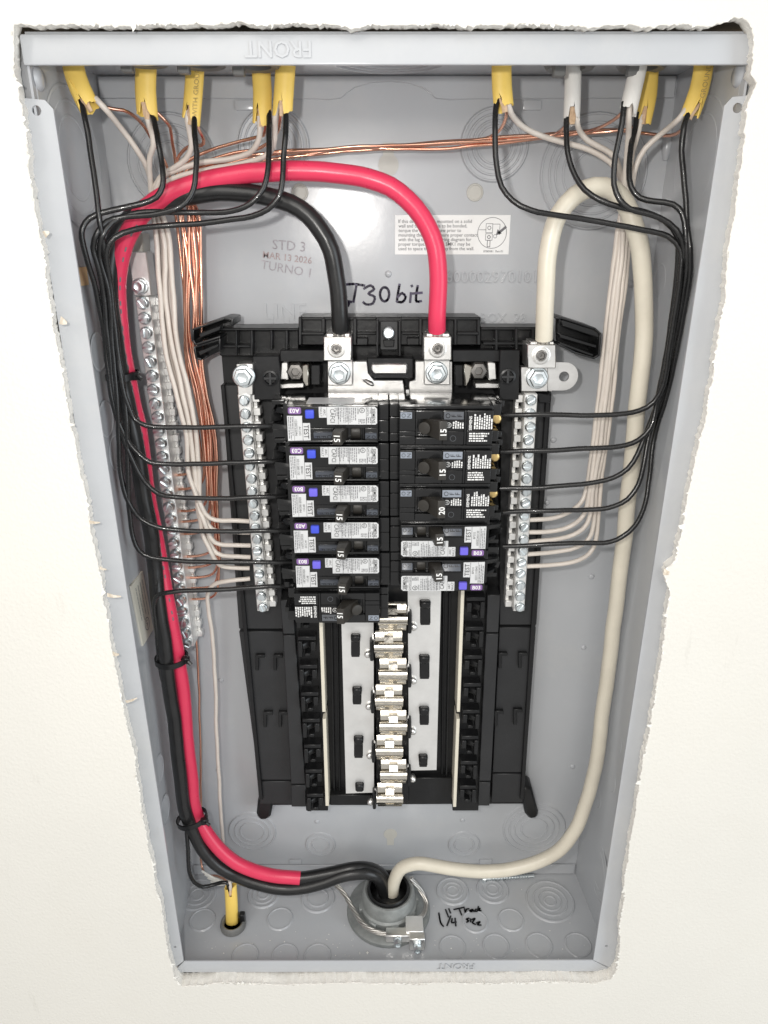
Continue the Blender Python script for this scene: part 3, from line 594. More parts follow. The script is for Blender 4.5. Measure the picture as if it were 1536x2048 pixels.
# feet and wire guides
pr('foot', [[(520, 1578), (550, 1588), (541, 1634), (534, 1641), (520, 1642), (512, 1632), (515, 1604)]], .002, .019, bev=.002); pr('foot', [[(1036, 1575), (1064, 1576), (1078, 1628), (1074, 1638), (1060, 1640), (1050, 1628), (1046, 1600)]], .002, .019, bev=.002)
def shell(poly, d0, d1, wpx=4.5, open_edges=()):         # an open trough: back plate with thin walls round it
    mb = MB().prism(poly, d0, d0 + .003); cx = sum(p[0] for p in poly) / len(poly); cy = sum(p[1] for p in poly) / len(poly)
    for i in range(len(poly)):
        if i in open_edges: continue
        a, c = poly[i], poly[(i + 1) % len(poly)]; L = math.hypot(c[0] - a[0], c[1] - a[1]); nx, ny = -(c[1] - a[1]) / L * wpx, (c[0] - a[0]) / L * wpx
        if (cx - a[0]) * nx + (cy - a[1]) * ny < 0: nx, ny = -nx, -ny
        mb.prism([a, c, (c[0] + nx, c[1] + ny), (a[0] + nx, a[1] + ny)], d0 + .001, d1 + random.uniform(-.0006, .0006))
    return put('wire_guide', mb, 'black_plastic', interior, bevel=.0007, bseg=2)
shell([(383, 658), (448, 635), (466, 637), (466, 652), (441, 660), (441, 676), (390, 692), (383, 682)], .020, .048, open_edges=(3, 4)); shell([(386, 693), (441, 677), (441, 702), (402, 722), (390, 718)], .020, .045, open_edges=(2,))
pr('guide_rib', [[(398, 667), (440, 652), (440, 660), (400, 676)]], .04, .0505, bev=.0004); pr('guide_rib', [[(396, 703), (436, 688), (436, 694), (400, 711)]], .04, .0475, bev=.0004)
shell([(1112, 634), (1125, 634), (1192, 656), (1204, 668), (1200, 712), (1188, 719), (1150, 708), (1115, 690), (1112, 664)], .020, .048, open_edges=(7, 8))
pr('guide_rib', [[(1124, 640), (1188, 660), (1198, 668), (1198, 676), (1124, 652)]], .04, .0490, bev=.0005); pr('guide_rib', [[(1120, 668), (1194, 690), (1193, 697), (1120, 676)]], .04, .0480, bev=.0005); pr('guide_rib', [[(1120, 684), (1188, 708), (1186, 714), (1120, 690)]], .04, .0475, bev=.0005)
# top moulding, a stepped row of cells
pr('top_moulding', [[(597, 634), (960, 634), (960, 690), (597, 690)]], .004, .030); pr('top_moulding', [[(440, 656), (597, 654), (597, 712), (440, 712)]], .004, .026); pr('top_moulding', [[(960, 654), (1104, 654), (1104, 712), (960, 712)]], .004, .026)
for a in [(597, 634, 603, 690), (643, 636, 650, 668), (706, 636, 713, 690), (752, 640, 757, 712), (797, 640, 802, 712), (838, 636, 844, 690), (908, 634, 914, 690), (954, 634, 961, 690), (597, 634, 752, 640), (802, 634, 960, 640), (597, 664, 648, 670), (714, 664, 752, 669), (803, 664, 842, 669), (914, 664, 958, 670),
          (440, 690, 500, 695), (470, 656, 474, 712), (500, 656, 506, 712), (540, 656, 545, 700), (570, 656, 576, 700), (440, 656, 597, 661), (962, 654, 1104, 660), (990, 656, 996, 712), (1030, 656, 1036, 712), (1064, 656, 1070, 700), (966, 684, 1060, 690), (714, 676, 735, 690), (814, 676, 838, 690)]:
    pr('moulding_rib', [[(a[0], a[1]), (a[2], a[1]), (a[2], a[3]), (a[0], a[3])]], .02, random.uniform(.034, .039), bev=.0004)
pr('screw_pocket', [[(760, 642), (796, 642), (796, 700), (760, 700)]], .02, .032, 'grey_black_plastic')
sw = share('retaining_screw', screw_mesh('retaining_screw', .0042, .002, 'bolt_zinc'), interior, P(777, 666, .0335), (0, R_(60), 0)); pr('pocket_tongue', [[(766, 680), (789, 680), (787, 694), (768, 694)]], .03, .0345, bev=.0004)
pr('lower_moulding', [[(560, 700), (648, 700), (648, 724), (560, 724)]], .01, .036); pr('lower_moulding', [[(905, 700), (1000, 700), (1000, 724), (905, 724)]], .01, .036)
pr('side_post', [[(505, 712), (558, 712), (562, 800), (508, 800)]], .01, .040); pr('side_post', [[(1000, 700), (1040, 700), (1038, 800), (998, 800)]], .01, .040)
for x, y in [(541, 756), (1015, 753)]:
    put('cross_recess', MB().lathe([(.0052, 0), (.0052, .0016), (.0040, .0020), (.0034, .0006), (0, .0004)], 20, P(x, y, .0400), VIEW, XA), 'black_plastic', interior, smooth=25); e = MB(); o = P(x, y, .0402)
    e.box(o.x - .0042, o.x + .0042, o.y - .002, o.y, o.z - .0009, o.z + .0009); e.box(o.x - .0009, o.x + .0009, o.y - .0021, o.y, o.z - .0042, o.z + .0042); put('cross_recess', e, 'grey_black_plastic', interior, bevel=.0002)
# silver straps and the middle window
pr('bus_strap', [[(704, 722), (734, 722), (737, 746), (748, 760), (806, 760), (810, 790), (655, 790), (655, 722)]], .026, .030, 'tin_plate'); pr('bus_strap', [[(830, 722), (905, 722), (905, 790), (818, 790), (818, 762), (830, 760)]], .026, .030, 'tin_plate')
pr('window_frame', [[(734, 716), (826, 716), (826, 757), (750, 757), (738, 748)]], .02, .0335); pr('window_plate', [[(742, 727), (815, 727), (815, 749), (749, 749), (742, 742)]], .03, .0350, 'tin_plate', .0010)
pr('crimp_tab', [[(722, 760), (730, 757), (748, 766), (750, 773), (740, 773)]], .028, .034, 'tin_plate', .0012)
for s, xs in ((0, [(562, 724), (576, 724), (578, 760), (560, 760)]), (1, [(974, 724), (992, 724), (994, 760), (976, 760)])): pr('clip_plate', [xs], .02, .036, 'tin_plate', .0008)
pr('clip_plate', [[(556, 768), (608, 765), (608, 776), (556, 778)]], .02, .034, 'tin_plate', .0006); pr('clip_plate', [[(950, 766), (1000, 766), (1000, 777), (950, 777)]], .02, .034, 'tin_plate', .0006)
pr('clip_spring', [[(603, 730), (617, 728), (619, 772), (611, 775), (604, 762)]], .02, .041, 'stab_metal', .0009); pr('clip_spring', [[(928, 728), (946, 732), (940, 762), (933, 776), (929, 772)]], .02, .041, 'stab_metal', .0009)
for x, y in [(592, 742), (956, 740)]: put('clip_nut', MB().lathe([(.0062, -.004), (.0062, .003), (.0052, .0042), (.003, .0044), (.0026, .003), (0, .003)], 6, P(x, y, .036), VIEW, XA), 'dark_steel', interior, smooth=25)
pr('clip_box', [[(622, 730), (640, 730), (640, 770), (622, 770)]], .02, .036); pr('clip_box', [[(910, 730), (926, 730), (926, 772), (910, 772)]], .02, .036)
# wire lugs: tin plated block with set screw, foot plate and hex bolt
def lug(bx, plate, bolt, setc, lab, d=.050, dz=.0):
    x0, y0, x1, y1 = bx; mb = MB().prism([(x0, y0), (x1, y0), (x1, y1), (x0, y1)], d - .020, d); L = put('lug', mb, 'tin_plate', interior, bevel=.0006, label=lab)
    a0, b0, a1, b1 = plate; put('foot_plate', MB().prism([(a0, b0), (a1, b0), (a1, b1), (a0, b1)], d - .020, d - .012), 'tin_plate', L, bevel=.0005)
    e = MB().prism([(x0 + 6, y0 - 6), (x0 + 20, y0 - 6), (x0 + 20, y0 + 2), (x0 + 6, y0 + 2)], d - .02, d - .004); e.prism([(x1 - 18, y0 - 6), (x1 - 4, y0 - 6), (x1 - 4, y0 + 2), (x1 - 18, y0 + 2)], d - .02, d - .004); put('shoulder', e, 'tin_plate', L, bevel=.0004)
    o = P(*setc, d); put('set_screw', MB().lathe([(.0059, -.001), (.0059, .0004), (.0053, .0006), (.0051, .0001), (.0048, .0001), (.0047, .0015), (.0037, .0016), (.0033, .0012), (.0032, -.001)], 26, o, VIEW, XA, close=True), 'tin_plate', L, smooth=30)
    put('set_screw', MB().lathe([(.0034, -.0004), (.0034, .0012), (.0026, .0013), (.0022, .0003), (.0009, .0002), (0, .0007)], 6, o, VIEW, XA, .3), 'dark_steel', L, smooth=20)
    share('hex_bolt', HEX, L, P(*bolt, d - .0118), (0, random.uniform(0, 1), 0))
    return L
lug((647, 673, 703, 722), (655, 718, 705, 771), (679, 746), (673, 697), 'lug of the black feeder')
lug((847, 673, 903, 721), (848, 716, 900, 770), (873, 745), (875, 697), 'lug of the red feeder')
lug((1055, 689, 1112, 737), (1042, 734, 1096, 783), (1074, 755), (1082, 711), 'lug of the white feeder', .052)
# bonding strap ear with its hole
o = P(1128, 753, .034); rr = .0094; pts = [o + Vector((-.013, 0, rr)), o + Vector((-.013, 0, -rr))] + [o + Vector((rr * math.sin(R_(a)), 0, -rr * math.cos(R_(a)))) for a in range(0, 181, 15)]
ear = holed('bonding_ear', pts, [circ(o, .0034, 18)], interior, None); ear.data.materials.clear(); ear.data.materials.append(MATS['tin_plate'])
put('bonding_strap', MB().prism([(1086, 737), (1104, 730), (1104, 784), (1090, 780)], .02, .033), 'tin_plate', interior, bevel=.0004)
pr('side_block', [[(1074, 786), (1103, 790), (1100, 806), (1078, 806)]], .01, .03)

# ------------------------------------------------------------------ neutral and ground bars
def bar(name, A, B, w, h0, h1, n, smesh, label, cat, comb, bolts=(), first=0.5, skip=()):
    A = Vector(A); B = Vector(B); t = thing(name, (B.x, D, B.z), label, cat)
    ax = (B - A); L = ax.length; ax.normalize(); sd = Vector((-ax.z, 0, ax.x)); sd = sd if sd.x > 0 else -sd
    yf = D - h1; yb = D - h0
    def q(l, s, y): p = A + ax * l + sd * s; return Vector((p.x, y, p.z))
    def bx(mb, l0, l1, s0, s1, y0, y1): return mb.loop2([q(l0, s0, y0), q(l0, s1, y0), q(l1, s1, y0), q(l1, s0, y0)], [q(l0, s0, y1), q(l0, s1, y1), q(l1, s1, y1), q(l1, s0, y1)])
    put('bar', bx(MB(), -.004, L + .004, -w / 2, w / 2, yf, yb), 'aluminium', t, bevel=.0005)
    c0, c1, cy = comb; e = MB(); pitch = L / (n - 1)
    bx(e, -.003, L + .003, c0, c0 + (c1 - c0) * .55, cy + .003, yb)
    put('wire_ledge', e, 'aluminium', t, bevel=.0003)
    for i in range(n): put('rib', bx(MB(), i * pitch - pitch * .28, i * pitch + pitch * .28, c0 - .0002, c1, cy + random.uniform(-.0004, .0004), yb - .001), 'aluminium', t, bevel=.0004)
    for i in range(n):
        if i in skip: continue
        share('screw', smesh, t, q(i * pitch, random.uniform(-.0004, .0004), yf - random.uniform(.0, .0012)), turn())
    for (x, y, d) in bolts: share('hex_bolt', HEX, t, P(x, y, d), (0, .4, 0))
    return t
nl = bar('neutral_bar', P(489, 800, .044), P(525, 1213, .044), .0084, .030, .044, 18, BAR_SCREW, 'silver neutral bar left of the breakers with a hex bolt at its top', 'neutral bar', (.0045, .0092, D - .040), [(488, 752, .0455)])
put('bolt_plate', MB().prism([(472, 727), (506, 727), (506, 790), (476, 790)], .030, .0440), 'tin_plate', nl, bevel=.0005)
nr = bar('neutral_bar', P(1062, 800, .044), P(1038, 1213, .044), .0084, .030, .044, 18, BAR_SCREW, 'silver neutral bar right of the breakers below the white feeder lug', 'neutral bar', (-.0092, -.0045, D - .040))
gb = bar('ground_bar', P(286, 606, .026), P(375, 1284, .026), .0095, .008, .026, 28, GND_SCREW, 'long silver ground bar screwed to the back at the left, copper wires in it', 'ground bar', (.0048, .0086, D - .014))
A, B = P(286, 606, .026), P(375, 1284, .026); t = (A - B).normalized(); o = A + t * .0105
share('bolt', hex_mesh('ground_bolt', .0052, .0048, 'bolt_zinc'), gb, o, (0, .2, 0))
put('bar_end', MB().loop2([o + t * .021 + XA * s for s in (-.0052, .0062)] + [o - t * .006 + XA * s for s in (.0062, -.0052)], [q + YA * .014 for q in [o + t * .021 + XA * s for s in (-.0052, .0062)] + [o - t * .006 + XA * s for s in (.0062, -.0052)]]), 'aluminium', gb, bevel=.0005)
put('bracket', MB().prism([(262, 470), (284, 466), (286, 508), (266, 512)], .002, .018), 'pale_slug', gb, bevel=.0005)
# ------------------------------------------------------------------ circuit breakers
HF = 78.0                                     # face height above the back panel, mm
def L3(u, v, h): return Vector((u / 1e3, -h / 1e3, v / 1e3))
def tri_wedge(mb, pts_a, pts_b): return mb.loop2([L3(*p) for p in pts_a], [L3(*p) for p in pts_b])
def micro(mb, u0, u1, v0, v1, pitch, th, h, rnd, along_v=True, fill=.8):
    """rows of print too small to read"""
    u = u0
    a0, a1, c0, c1 = (u0, u1, v0, v1) if along_v else (v0, v1, u0, u1)
    k = a0
    while k < a1:
        s = c0; end = c0 + (c1 - c0) * rnd.uniform(fill, 1)
        while s < end:
            e = min(end, s + rnd.uniform(.7, 2.2)); w = th * rnd.uniform(.8, 1.05)
            q = [(k, s), (k + w, s), (k + w, e), (k, e)] if along_v else [(s, k), (s, k + w), (e, k + w), (e, k)]
            mb.add([L3(x, y, h) for x, y in q], [(0, 1, 2, 3)]); s = e + rnd.uniform(.25, .5)
        k += pitch
def plate(mb, poly, h0, h1): return mb.loop2([L3(u, v, h1) for u, v in poly], [L3(u, v, h0) for u, v in poly])
def rect(u0, u1, v0, v1): return [(u0, v0), (u1, v0), (u1, v1), (u0, v1)]
UX, UY = ZA, -XA                              # lettering on the right hand breakers reads upwards

def mk(name, mb, m, bevel=0.0, bseg=1, smooth=35):
    me = mb.mesh(name, bevel, smooth, bseg); me.materials.append(MATS[m]); return me
# --- combination arc fault breaker, common meshes
B = MB()
B.b(.4, 6.9, -12.2, -2, 36, 70); B.b(.4, 6.9, -1.7, 6, 36, 70); B.b(.4, 6.9, 6.3, 12.2, 36, 69)
B.b(7, 64, -12.35, 12.35, 36, 72.5)
B.b(7, 64, -12.3, 1.2, 72.3, HF - .1); B.b(7, 64, 9.2, 10.3, 72.3, HF); B.b(7, 15.2, 1.3, 9.1, 72.3, HF - .4); B.b(34.5, 64, 1.3, 9.1, 72.3, HF)
B.b(15.3, 16.4, 1.3, 9.1, 72, HF - 2); B.b(28, 29.2, 1.3, 9.1, 72, HF - 3.2)
B.b(64.1, 67.2, -12.2, 12.2, 38, 66); B.b(67.3, 75.5, 6.5, 12, 38, 60); B.b(67.3, 75.5, -12, -9, 38, 57); B.b(67.3, 70, -8.8, 6.3, 38, 50)
tri_wedge(B, [(64.2, 2, 67), (75, 2, 63), (75, 2, 40), (64.2, 2, 40)], [(64.2, 5.8, 68), (75.5, 5.4, 64), (75.5, 5.4, 40), (64.2, 5.8, 40)])
tri_wedge(B, [(64.2, -8, 66), (72, -8, 61), (72, -8, 40), (64.2, -8, 40)], [(64.2, -5, 67), (73.5, -4.2, 60), (73.5, -4.2, 40), (64.2, -5, 40)])
tri_wedge(B, [(70, -4, 55), (76, -5, 58), (76, -5, 40), (70, -4, 40)], [(70, 1.5, 57), (77, 1.5, 61), (77, 1.5, 40), (70, 1.5, 40)])
C_BODY = mk('arc_fault_body', B, 'breaker_plastic', .0006, 2)
Hn = MB()
tri_wedge(Hn, [(25.6, 1.2, 73), (33.6, 1.2, 73), (34.8, .6, 90), (29.0, .6, 91)], [(25.6, 8.6, 73), (33.6, 8.6, 73), (34.8, 9.0, 89.5), (29.0, 9.0, 90.5)])
Hn.lathe([(.0105 / 2, 0), (.0105 / 2, .006), (0, .006)], 16, L3(24, 5, 70), -XA, ZA)
C_HAND = mk('arc_fault_handle', Hn, 'handle_plastic', .0007, 2)
C_BUT = mk('arc_fault_button', MB().b(46.4, 51.9, -10.6, -5.2, 77, 80.2), 'blue_button', .0009, 3)
C_BUT2 = mk('arc_fault_button_violet', MB().b(46.4, 51.9, -10.6, -5.2, 77, 80.2), 'violet_button', .0009, 3)
Lb = MB(); plate(Lb, [(7.5, -10.9), (8.9, -12.2), (43.5, -12.2), (43.5, -5.4), (38.6, -5.4), (38.6, -1.0), (8.4, -1.0), (7.5, -1.9)], HF - .15, HF + .02)
plate(Lb, [(49.2, -2), (53.9, -2), (53.9, -6.6), (63.3, -6.6), (63.3, 9.3), (49.2, 9.0)], HF - .15, HF + .16)
C_LAB = mk('arc_fault_label', Lb, 'breaker_label', 0)
C_TAG = mk('arc_fault_tag', plate(MB(), [(54.4, -11.2), (55.2, -11.9), (61.6, -11.9), (62.6, -11.2), (62.6, -8.4), (61.6, -7.6), (55.2, -7.6), (54.4, -8.4)], HF - .2, HF + .1), 'purple_tag', .0001)
Op = MB(); tri_wedge(Op, [(34.8, 3.6, HF - 1), (34.8, 3.6, HF + 2.6), (34.8, 9.9, HF - 1.4), (34.8, 9.9, HF - 3)], [(47.2, 3.6, HF - 1), (47.2, 3.6, HF + 2.6), (47.2, 9.9, HF - 1.4), (47.2, 9.9, HF - 3)]); C_OFF = mk('off_plate', Op, 'plate_gloss', .0005, 2)
Op = MB(); tri_wedge(Op, [(7.8, 4.2, HF - 1), (7.8, 4.2, HF + 2.0), (7.8, 9.6, HF - 1.2), (7.8, 9.6, HF - 3)], [(15, 4.2, HF - 1), (15, 4.2, HF + 2.0), (15, 9.6, HF - 1.2), (15, 9.6, HF - 3)]); C_ON = mk('on_plate', Op, 'plate_gloss', .0005, 2)
# --- standard breaker, common meshes
B = MB()
B.b(.4, 6.2, -12.2, -7, 36, 69); B.b(.4, 6.2, -6.7, 3.6, 36, 69.5); B.b(.4, 6.2, 3.9, 12.2, 36, 69)
B.b(6.3, 64.8, -12.35, 12.35, 36, 72.5)
B.b(6.4, 16.2, -12.2, -6.6, 72.3, HF - .3); B.b(6.4, 16.2, -6.4, -3.4, 72.3, HF - .1); B.b(6.4, 16.2, -3.2, 9.6, 72.3, HF)
B.b(16.4, 33.2, 4.3, 9.6, 72.3, HF); B.b(16.4, 33.2, -12.2, -7.6, 72.3, HF - .2); B.b(16.4, 18, -7.4, 4.1, 72.3, HF - 2); B.b(16.4, 33, -7.4, -6.2, 72.3, HF - 2.6)
B.b(33.4, 46.6, -12.2, -3.4, 72.3, HF - .2); B.b(33.4, 46.6, -3.2, 9.6, 72.3, HF)
B.b(46.8, 48.2, -12.2, 9.6, 72.3, HF - .4); B.b(48.4, 64.7, -12.2, -3.0, 72.3, HF - .1); B.b(48.4, 64.7, -2.8, 9.6, 72.3, HF); B.b(6.4, 64.7, 9.8, 12.2, 72.3, HF - 3)
B.b(64.9, 70.4, 5, 12.2, 38, 71); B.b(64.9, 69.6, -12.2, -5, 38, 70); B.b(64.9, 66, -4.9, 4.9, 38, 66); B.b(70.5, 74, 8, 12.1, 38, 60); B.b(69.7, 73.6, -12, -8, 38, 60)
S_BODY = mk('standard_body', B, 'breaker_plastic', .0006, 2)
Hn = MB(); tri_wedge(Hn, [(21, -5.6, 73), (31.6, -5.6, 73), (35.4, -6.4, 88.6), (30.4, -6.4, 89.2)], [(21, 4.2, 73), (31.6, 4.2, 73), (35.4, 5.6, 88.2), (30.4, 5.6, 88.8)])
Hn.lathe([(.004, 0), (.004, .0075), (0, .0075)], 16, L3(25, -.8, 74), L3(-.5, 0, 1), ZA)
S_HAND = mk('standard_handle', Hn, 'handle_plastic', .0006, 2)
Tm = MB(); Tm.lathe([(0, .003), (.0028, .003), (.0040, .002), (.0040, -.006)], 14, L3(68.5, 0, 57), (L3(.35, 0, 1)), XA); Tm.b(66, 73, -4.6, 4.6, 44, 53)
S_TERM = mk('terminal_screw', Tm, 'brass', .0003)
Op = MB(); Op.b(33.9, 46.2, 4.0, 9.0, HF - 1, HF + .12); S_OFF = mk('off_plate_flat', Op, 'plate_grey', .0002)
Op = MB(); Op.b(33.9, 46.2, 4.0, 9.0, HF - 1, HF + .12); S_OFF2 = mk('off_plate_flat_reflect', Op, 'plate_reflect', .0002)  # same off plate with the reflection painted into its colour
Op = MB(); Op.b(6.9, 14.2, 4.6, 8.8, HF - 1, HF + .12); S_ON = mk('on_plate_flat', Op, 'plate_reflect', .0002)
def child(name, me, parent, label=None):
    o = bpy.data.objects.new(name, me); COL.objects.link(o); o.parent = parent
    if label: o['label'] = label
    return o
def letters_row(mb, s, u0, du, v, size, h, bold=.01, tilt=0.0):       # each letter on its side, the row running across
    for i, ch in enumerate(s): text(mb, ch, size / 1e3, L3(u0 + i * du, v, h), (ZA + YA * tilt).normalized(), UY, bold)
def frame_row(mb, u0, u1, v0, v1, h, t=.35):
    for a in ([(u0, v0), (u1, v0)], [(u1, v0), (u1, v1)], [(u1, v1), (u0, v1)], [(u0, v1), (u0, v0)]): ribbon(mb, [L3(*a[0], h), L3(*a[1], h)], t / 1e3, VIEW)
def arc_fault(loc, roty, tagtxt, code, serial, seed, violet, label, group):
    rnd = random.Random(seed)
    t = thing('arc_fault_breaker', loc, label, 'circuit breaker', group, None, roty)
    child('body', C_BODY, t); hd = child('handle', C_HAND, t); child('test_button', C_BUT2 if violet else C_BUT, t); lb = child('label_sticker', C_LAB, t); tg = child('tag', C_TAG, t); off = child('off_plate', C_OFF, t); on = child('on_plate', C_ON, t)
    h1, h2 = HF + .12, HF + .28
    e = MB(); n_ = h1
    text(e, 'SIEMENS', .0020, L3(9.6, -6.4, n_), UX * .88, UY, .012)
    text(e, 'TYPE', .0011, L3(11.6, -9.6, n_), UX, UY); text(e, 'QAF2N', .0012, L3(13.2, -9.2, n_), UX, UY)
    for u in (10.9, 14.2, 25.4, 31.6): ribbon(e, [L3(u, -12.0, n_), L3(u, -1.2, n_)], .00018, VIEW)
    ribbon(e, [L3(10.9, -5.6, n_), L3(14.2, -5.6, n_)], .00018, VIEW); ribbon(e, [L3(38.6, -12, n_), L3(38.6, -5.4, n_)], .00014, VIEW)
    ring2(e, L3(16.8, -10, n_), .0017, .00032, 20); text(e, 'UL', .0013, L3(16.8, -10, n_), UX, UY, .01)
    text(e, 'LISTED', .00095, L3(19.3, -9.6, n_), UX, UY, .01); text(e, 'CAFCI', .0028, L3(35.1, -6.6, n_), UX * .80, UY, .0)
    text(e, 'ARC', .0014, L3(40, -8.8, n_), UX, UY); text(e, 'FAULT', .0014, L3(42.2, -8.8, n_), UX, UY)
    text(e, 'TEST', .0031, L3(51.6, 3.5, h2), UX * .92, UY, .006); ribbon(e, [L3(53.9, -6, h2), L3(53.9, 9, h2)], .0002, VIEW)
    text(e, code, .0014, L3(55.6, 3, h2), UX, UY); text(e, serial, .0015, L3(57.9, 1, h2), UX, UY); ribbon(e, [L3(59.2, -6.2, h2), L3(59.2, 9, h2)], .00014, VIEW)
    put('print', e, 'ink_black', lb, smooth=0, local=True)
    e = MB(); micro(e, 20.6, 25.2, -11.6, -2, 1.15, .55, n_, rnd); micro(e, 26, 31.4, -11.8, -1.6, 1.0, .5, n_, rnd, fill=.6); micro(e, 32, 33.4, -11.6, -5, 1.1, .5, n_, rnd); micro(e, 15, 19, -4.5, -1.6, .9, .5, n_, rnd); micro(e, 11.3, 14, -5.2, -1.6, 1.2, .6, n_, rnd); micro(e, 59.8, 62.9, -6, 8.6, 1.15, .55, h2, rnd)
    put('fine_print', e, 'ink_grey', lb, smooth=0, local=True, kind='stuff')
    e = MB(); text(e, tagtxt, .0026, L3(58.5, -9.75, HF + .2), XA, ZA, .02); put('tag_print', e, 'print_white', tg, smooth=0, local=True)
    e = MB(); sl = .85 / 17; text(e, '15', .0037, Vector((.0319, -.09052, .0048)), Vector((0, .06, 1)), Vector((-1, -.172, 0)), .02); put('rating', e, 'print_white', hd, smooth=0, local=True)
    e = MB(); letters_row(e, 'OFF', 37.2, 3.8, 6.75, 3.2, HF + .75, .0, 1 / 1.575); put('off_print', e, 'breaker_plastic', off, smooth=0, local=True)
    e = MB(); letters_row(e, 'ON', 9.6, 3.4, 6.9, 2.6, HF + .55, .0, 1 / 1.69); put('on_print', e, 'breaker_plastic', on, smooth=0, local=True)
    return t
def standard(loc, roty, amp, seed, pale, label, group, terminal=True):
    rnd = random.Random(seed); t = thing('standard_breaker', loc, label, 'circuit breaker', group, None, roty)
    bd = child('body', S_BODY, t); hd = child('handle', S_HAND, t); off = child('off_plate', S_OFF2 if pale else S_OFF, t); on = child('on_plate', S_ON, t)
    if terminal: child('terminal_screw', S_TERM, t)
    h = HF + .1; e = MB()
    ring2(e, L3(37, .5, h), .0017, .0003, 20); text(e, 'UL', .0013, L3(37, .5, h), UX, UY, .01)
    micro(e, 39.6, 46, -1.6, 3.2, 1.45, .95, h, rnd, fill=.75)
    text(e, 'SIEMENS', .0017, L3(50.6, 1.8, h), UX, UY, .02); micro(e, 52.8, 63.4, -2.0, 8.0, 1.5, 1.0, h, rnd, fill=.62)
    micro(e, 50.0, 63.0, -10.0, -3.8, 1.55, .95, h, rnd, along_v=False, fill=.7)
    put('print', e, 'print_white', bd, smooth=0, local=True, kind='stuff')
    e = MB(); ring2(e, L3(40, -8, h - .15), .0019, .00025, 18); put('pressed_ring', e, 'plate_grey', bd, smooth=0, local=True)
    e = MB(); text(e, amp, .0037, Vector((.0329, -.08896, -.0012)), Vector((0, .033, 1)), Vector((-1, -.12, 0)), .02); put('rating', e, 'print_white', hd, smooth=0, local=True)
    e = MB(); letters_row(e, 'OFF', 36.4, 3.7, 6.5, 3.0, HF + .25, .0); put('off_print', e, 'ink_black' if pale else 'breaker_plastic', off, smooth=0, local=True)
    e = MB(); letters_row(e, 'ON', 8.9, 3.4, 6.7, 2.6, HF + .25, .0); put('on_print', e, 'ink_black', on, smooth=0, local=True)
    return t
zR = [P(890, y, .076).z for y in (815, 891, 968, 1044, 1115, 1183)]
PITCH = .0256; ZTOP = .4541                              # centre of the top breaker
def slotp(i): z = ZTOP - i * PITCH; return Vector((.0008 + (.455 - z) * .008, D, z))
gl, gr = 'breakers in the left column', 'breakers in the right column'
AF = [('A03', 'AC203', '1220722096', 1, 0, 'topmost arc-fault breaker in the left column, blue test button, purple A03 tag'), ('C03', 'BD001', '0311285130', 2, 0, 'second arc-fault breaker from the top on the left, purple C03 tag'),
      ('B03', 'BF231', '0305180384', 3, 1, 'third arc-fault breaker from the top on the left, violet test button'), ('A03', 'AC233', '0220722091', 4, 0, 'fourth arc-fault breaker from the top on the left, blue button, A03 tag'), ('B03', 'BF231', '0301805281', 5, 1, 'fifth, lowest arc-fault breaker on the left, just above the plain breaker')]
for i, (a, b_, c_, sd_, v_, l_) in enumerate(AF): arc_fault(slotp(i), math.pi, a, b_, c_, sd_, v_, l_, gl)
standard(slotp(5) + Vector((-.001, 0, -.0008)), math.pi, '15', 20, False, 'plain black breaker at the bottom of the left column, white print, no sticker', gl, False)
RS = [('15', False, 'topmost plain breaker in the right column, marked 15, brass terminal screw'), ('15', True, 'second plain breaker from the top on the right, marked 15'), ('20', True, 'third plain breaker on the right, the only one marked 20')]
for i, (a, p_, l_) in enumerate(RS): standard(slotp(i), 0, a, 30 + i, p_, l_, gr)
for i, (a, b_, c_, l_) in enumerate([('B03', 'BF232', '0303240130', 'upper of the two arc-fault breakers at the right column bottom, violet button'), ('B03', 'BF231', '0311110041', 'lowest breaker of the right column, arc-fault type with violet button')]):
    arc_fault(slotp(3 + i), 0, a, b_, c_, 40 + i, 1, l_, gr)
# warning sticker on the upper flank of the first left breaker
o = slotp(0); w0 = put('flank_label', MB().box(o.x - .052, o.x - .022, D - .070, D - .052, o.z + .01237, o.z + .0125), 'label_grey', None)
w0.name = 'flank_label'
lf = [x for x in bpy.data.objects if x.get('label', '').startswith('topmost arc-fault')][0]
me = w0.data; inv = (Matrix.Translation(lf.location) @ Matrix.Rotation(math.pi, 4, 'Y')).inverted(); me.transform(inv); w0.parent = lf
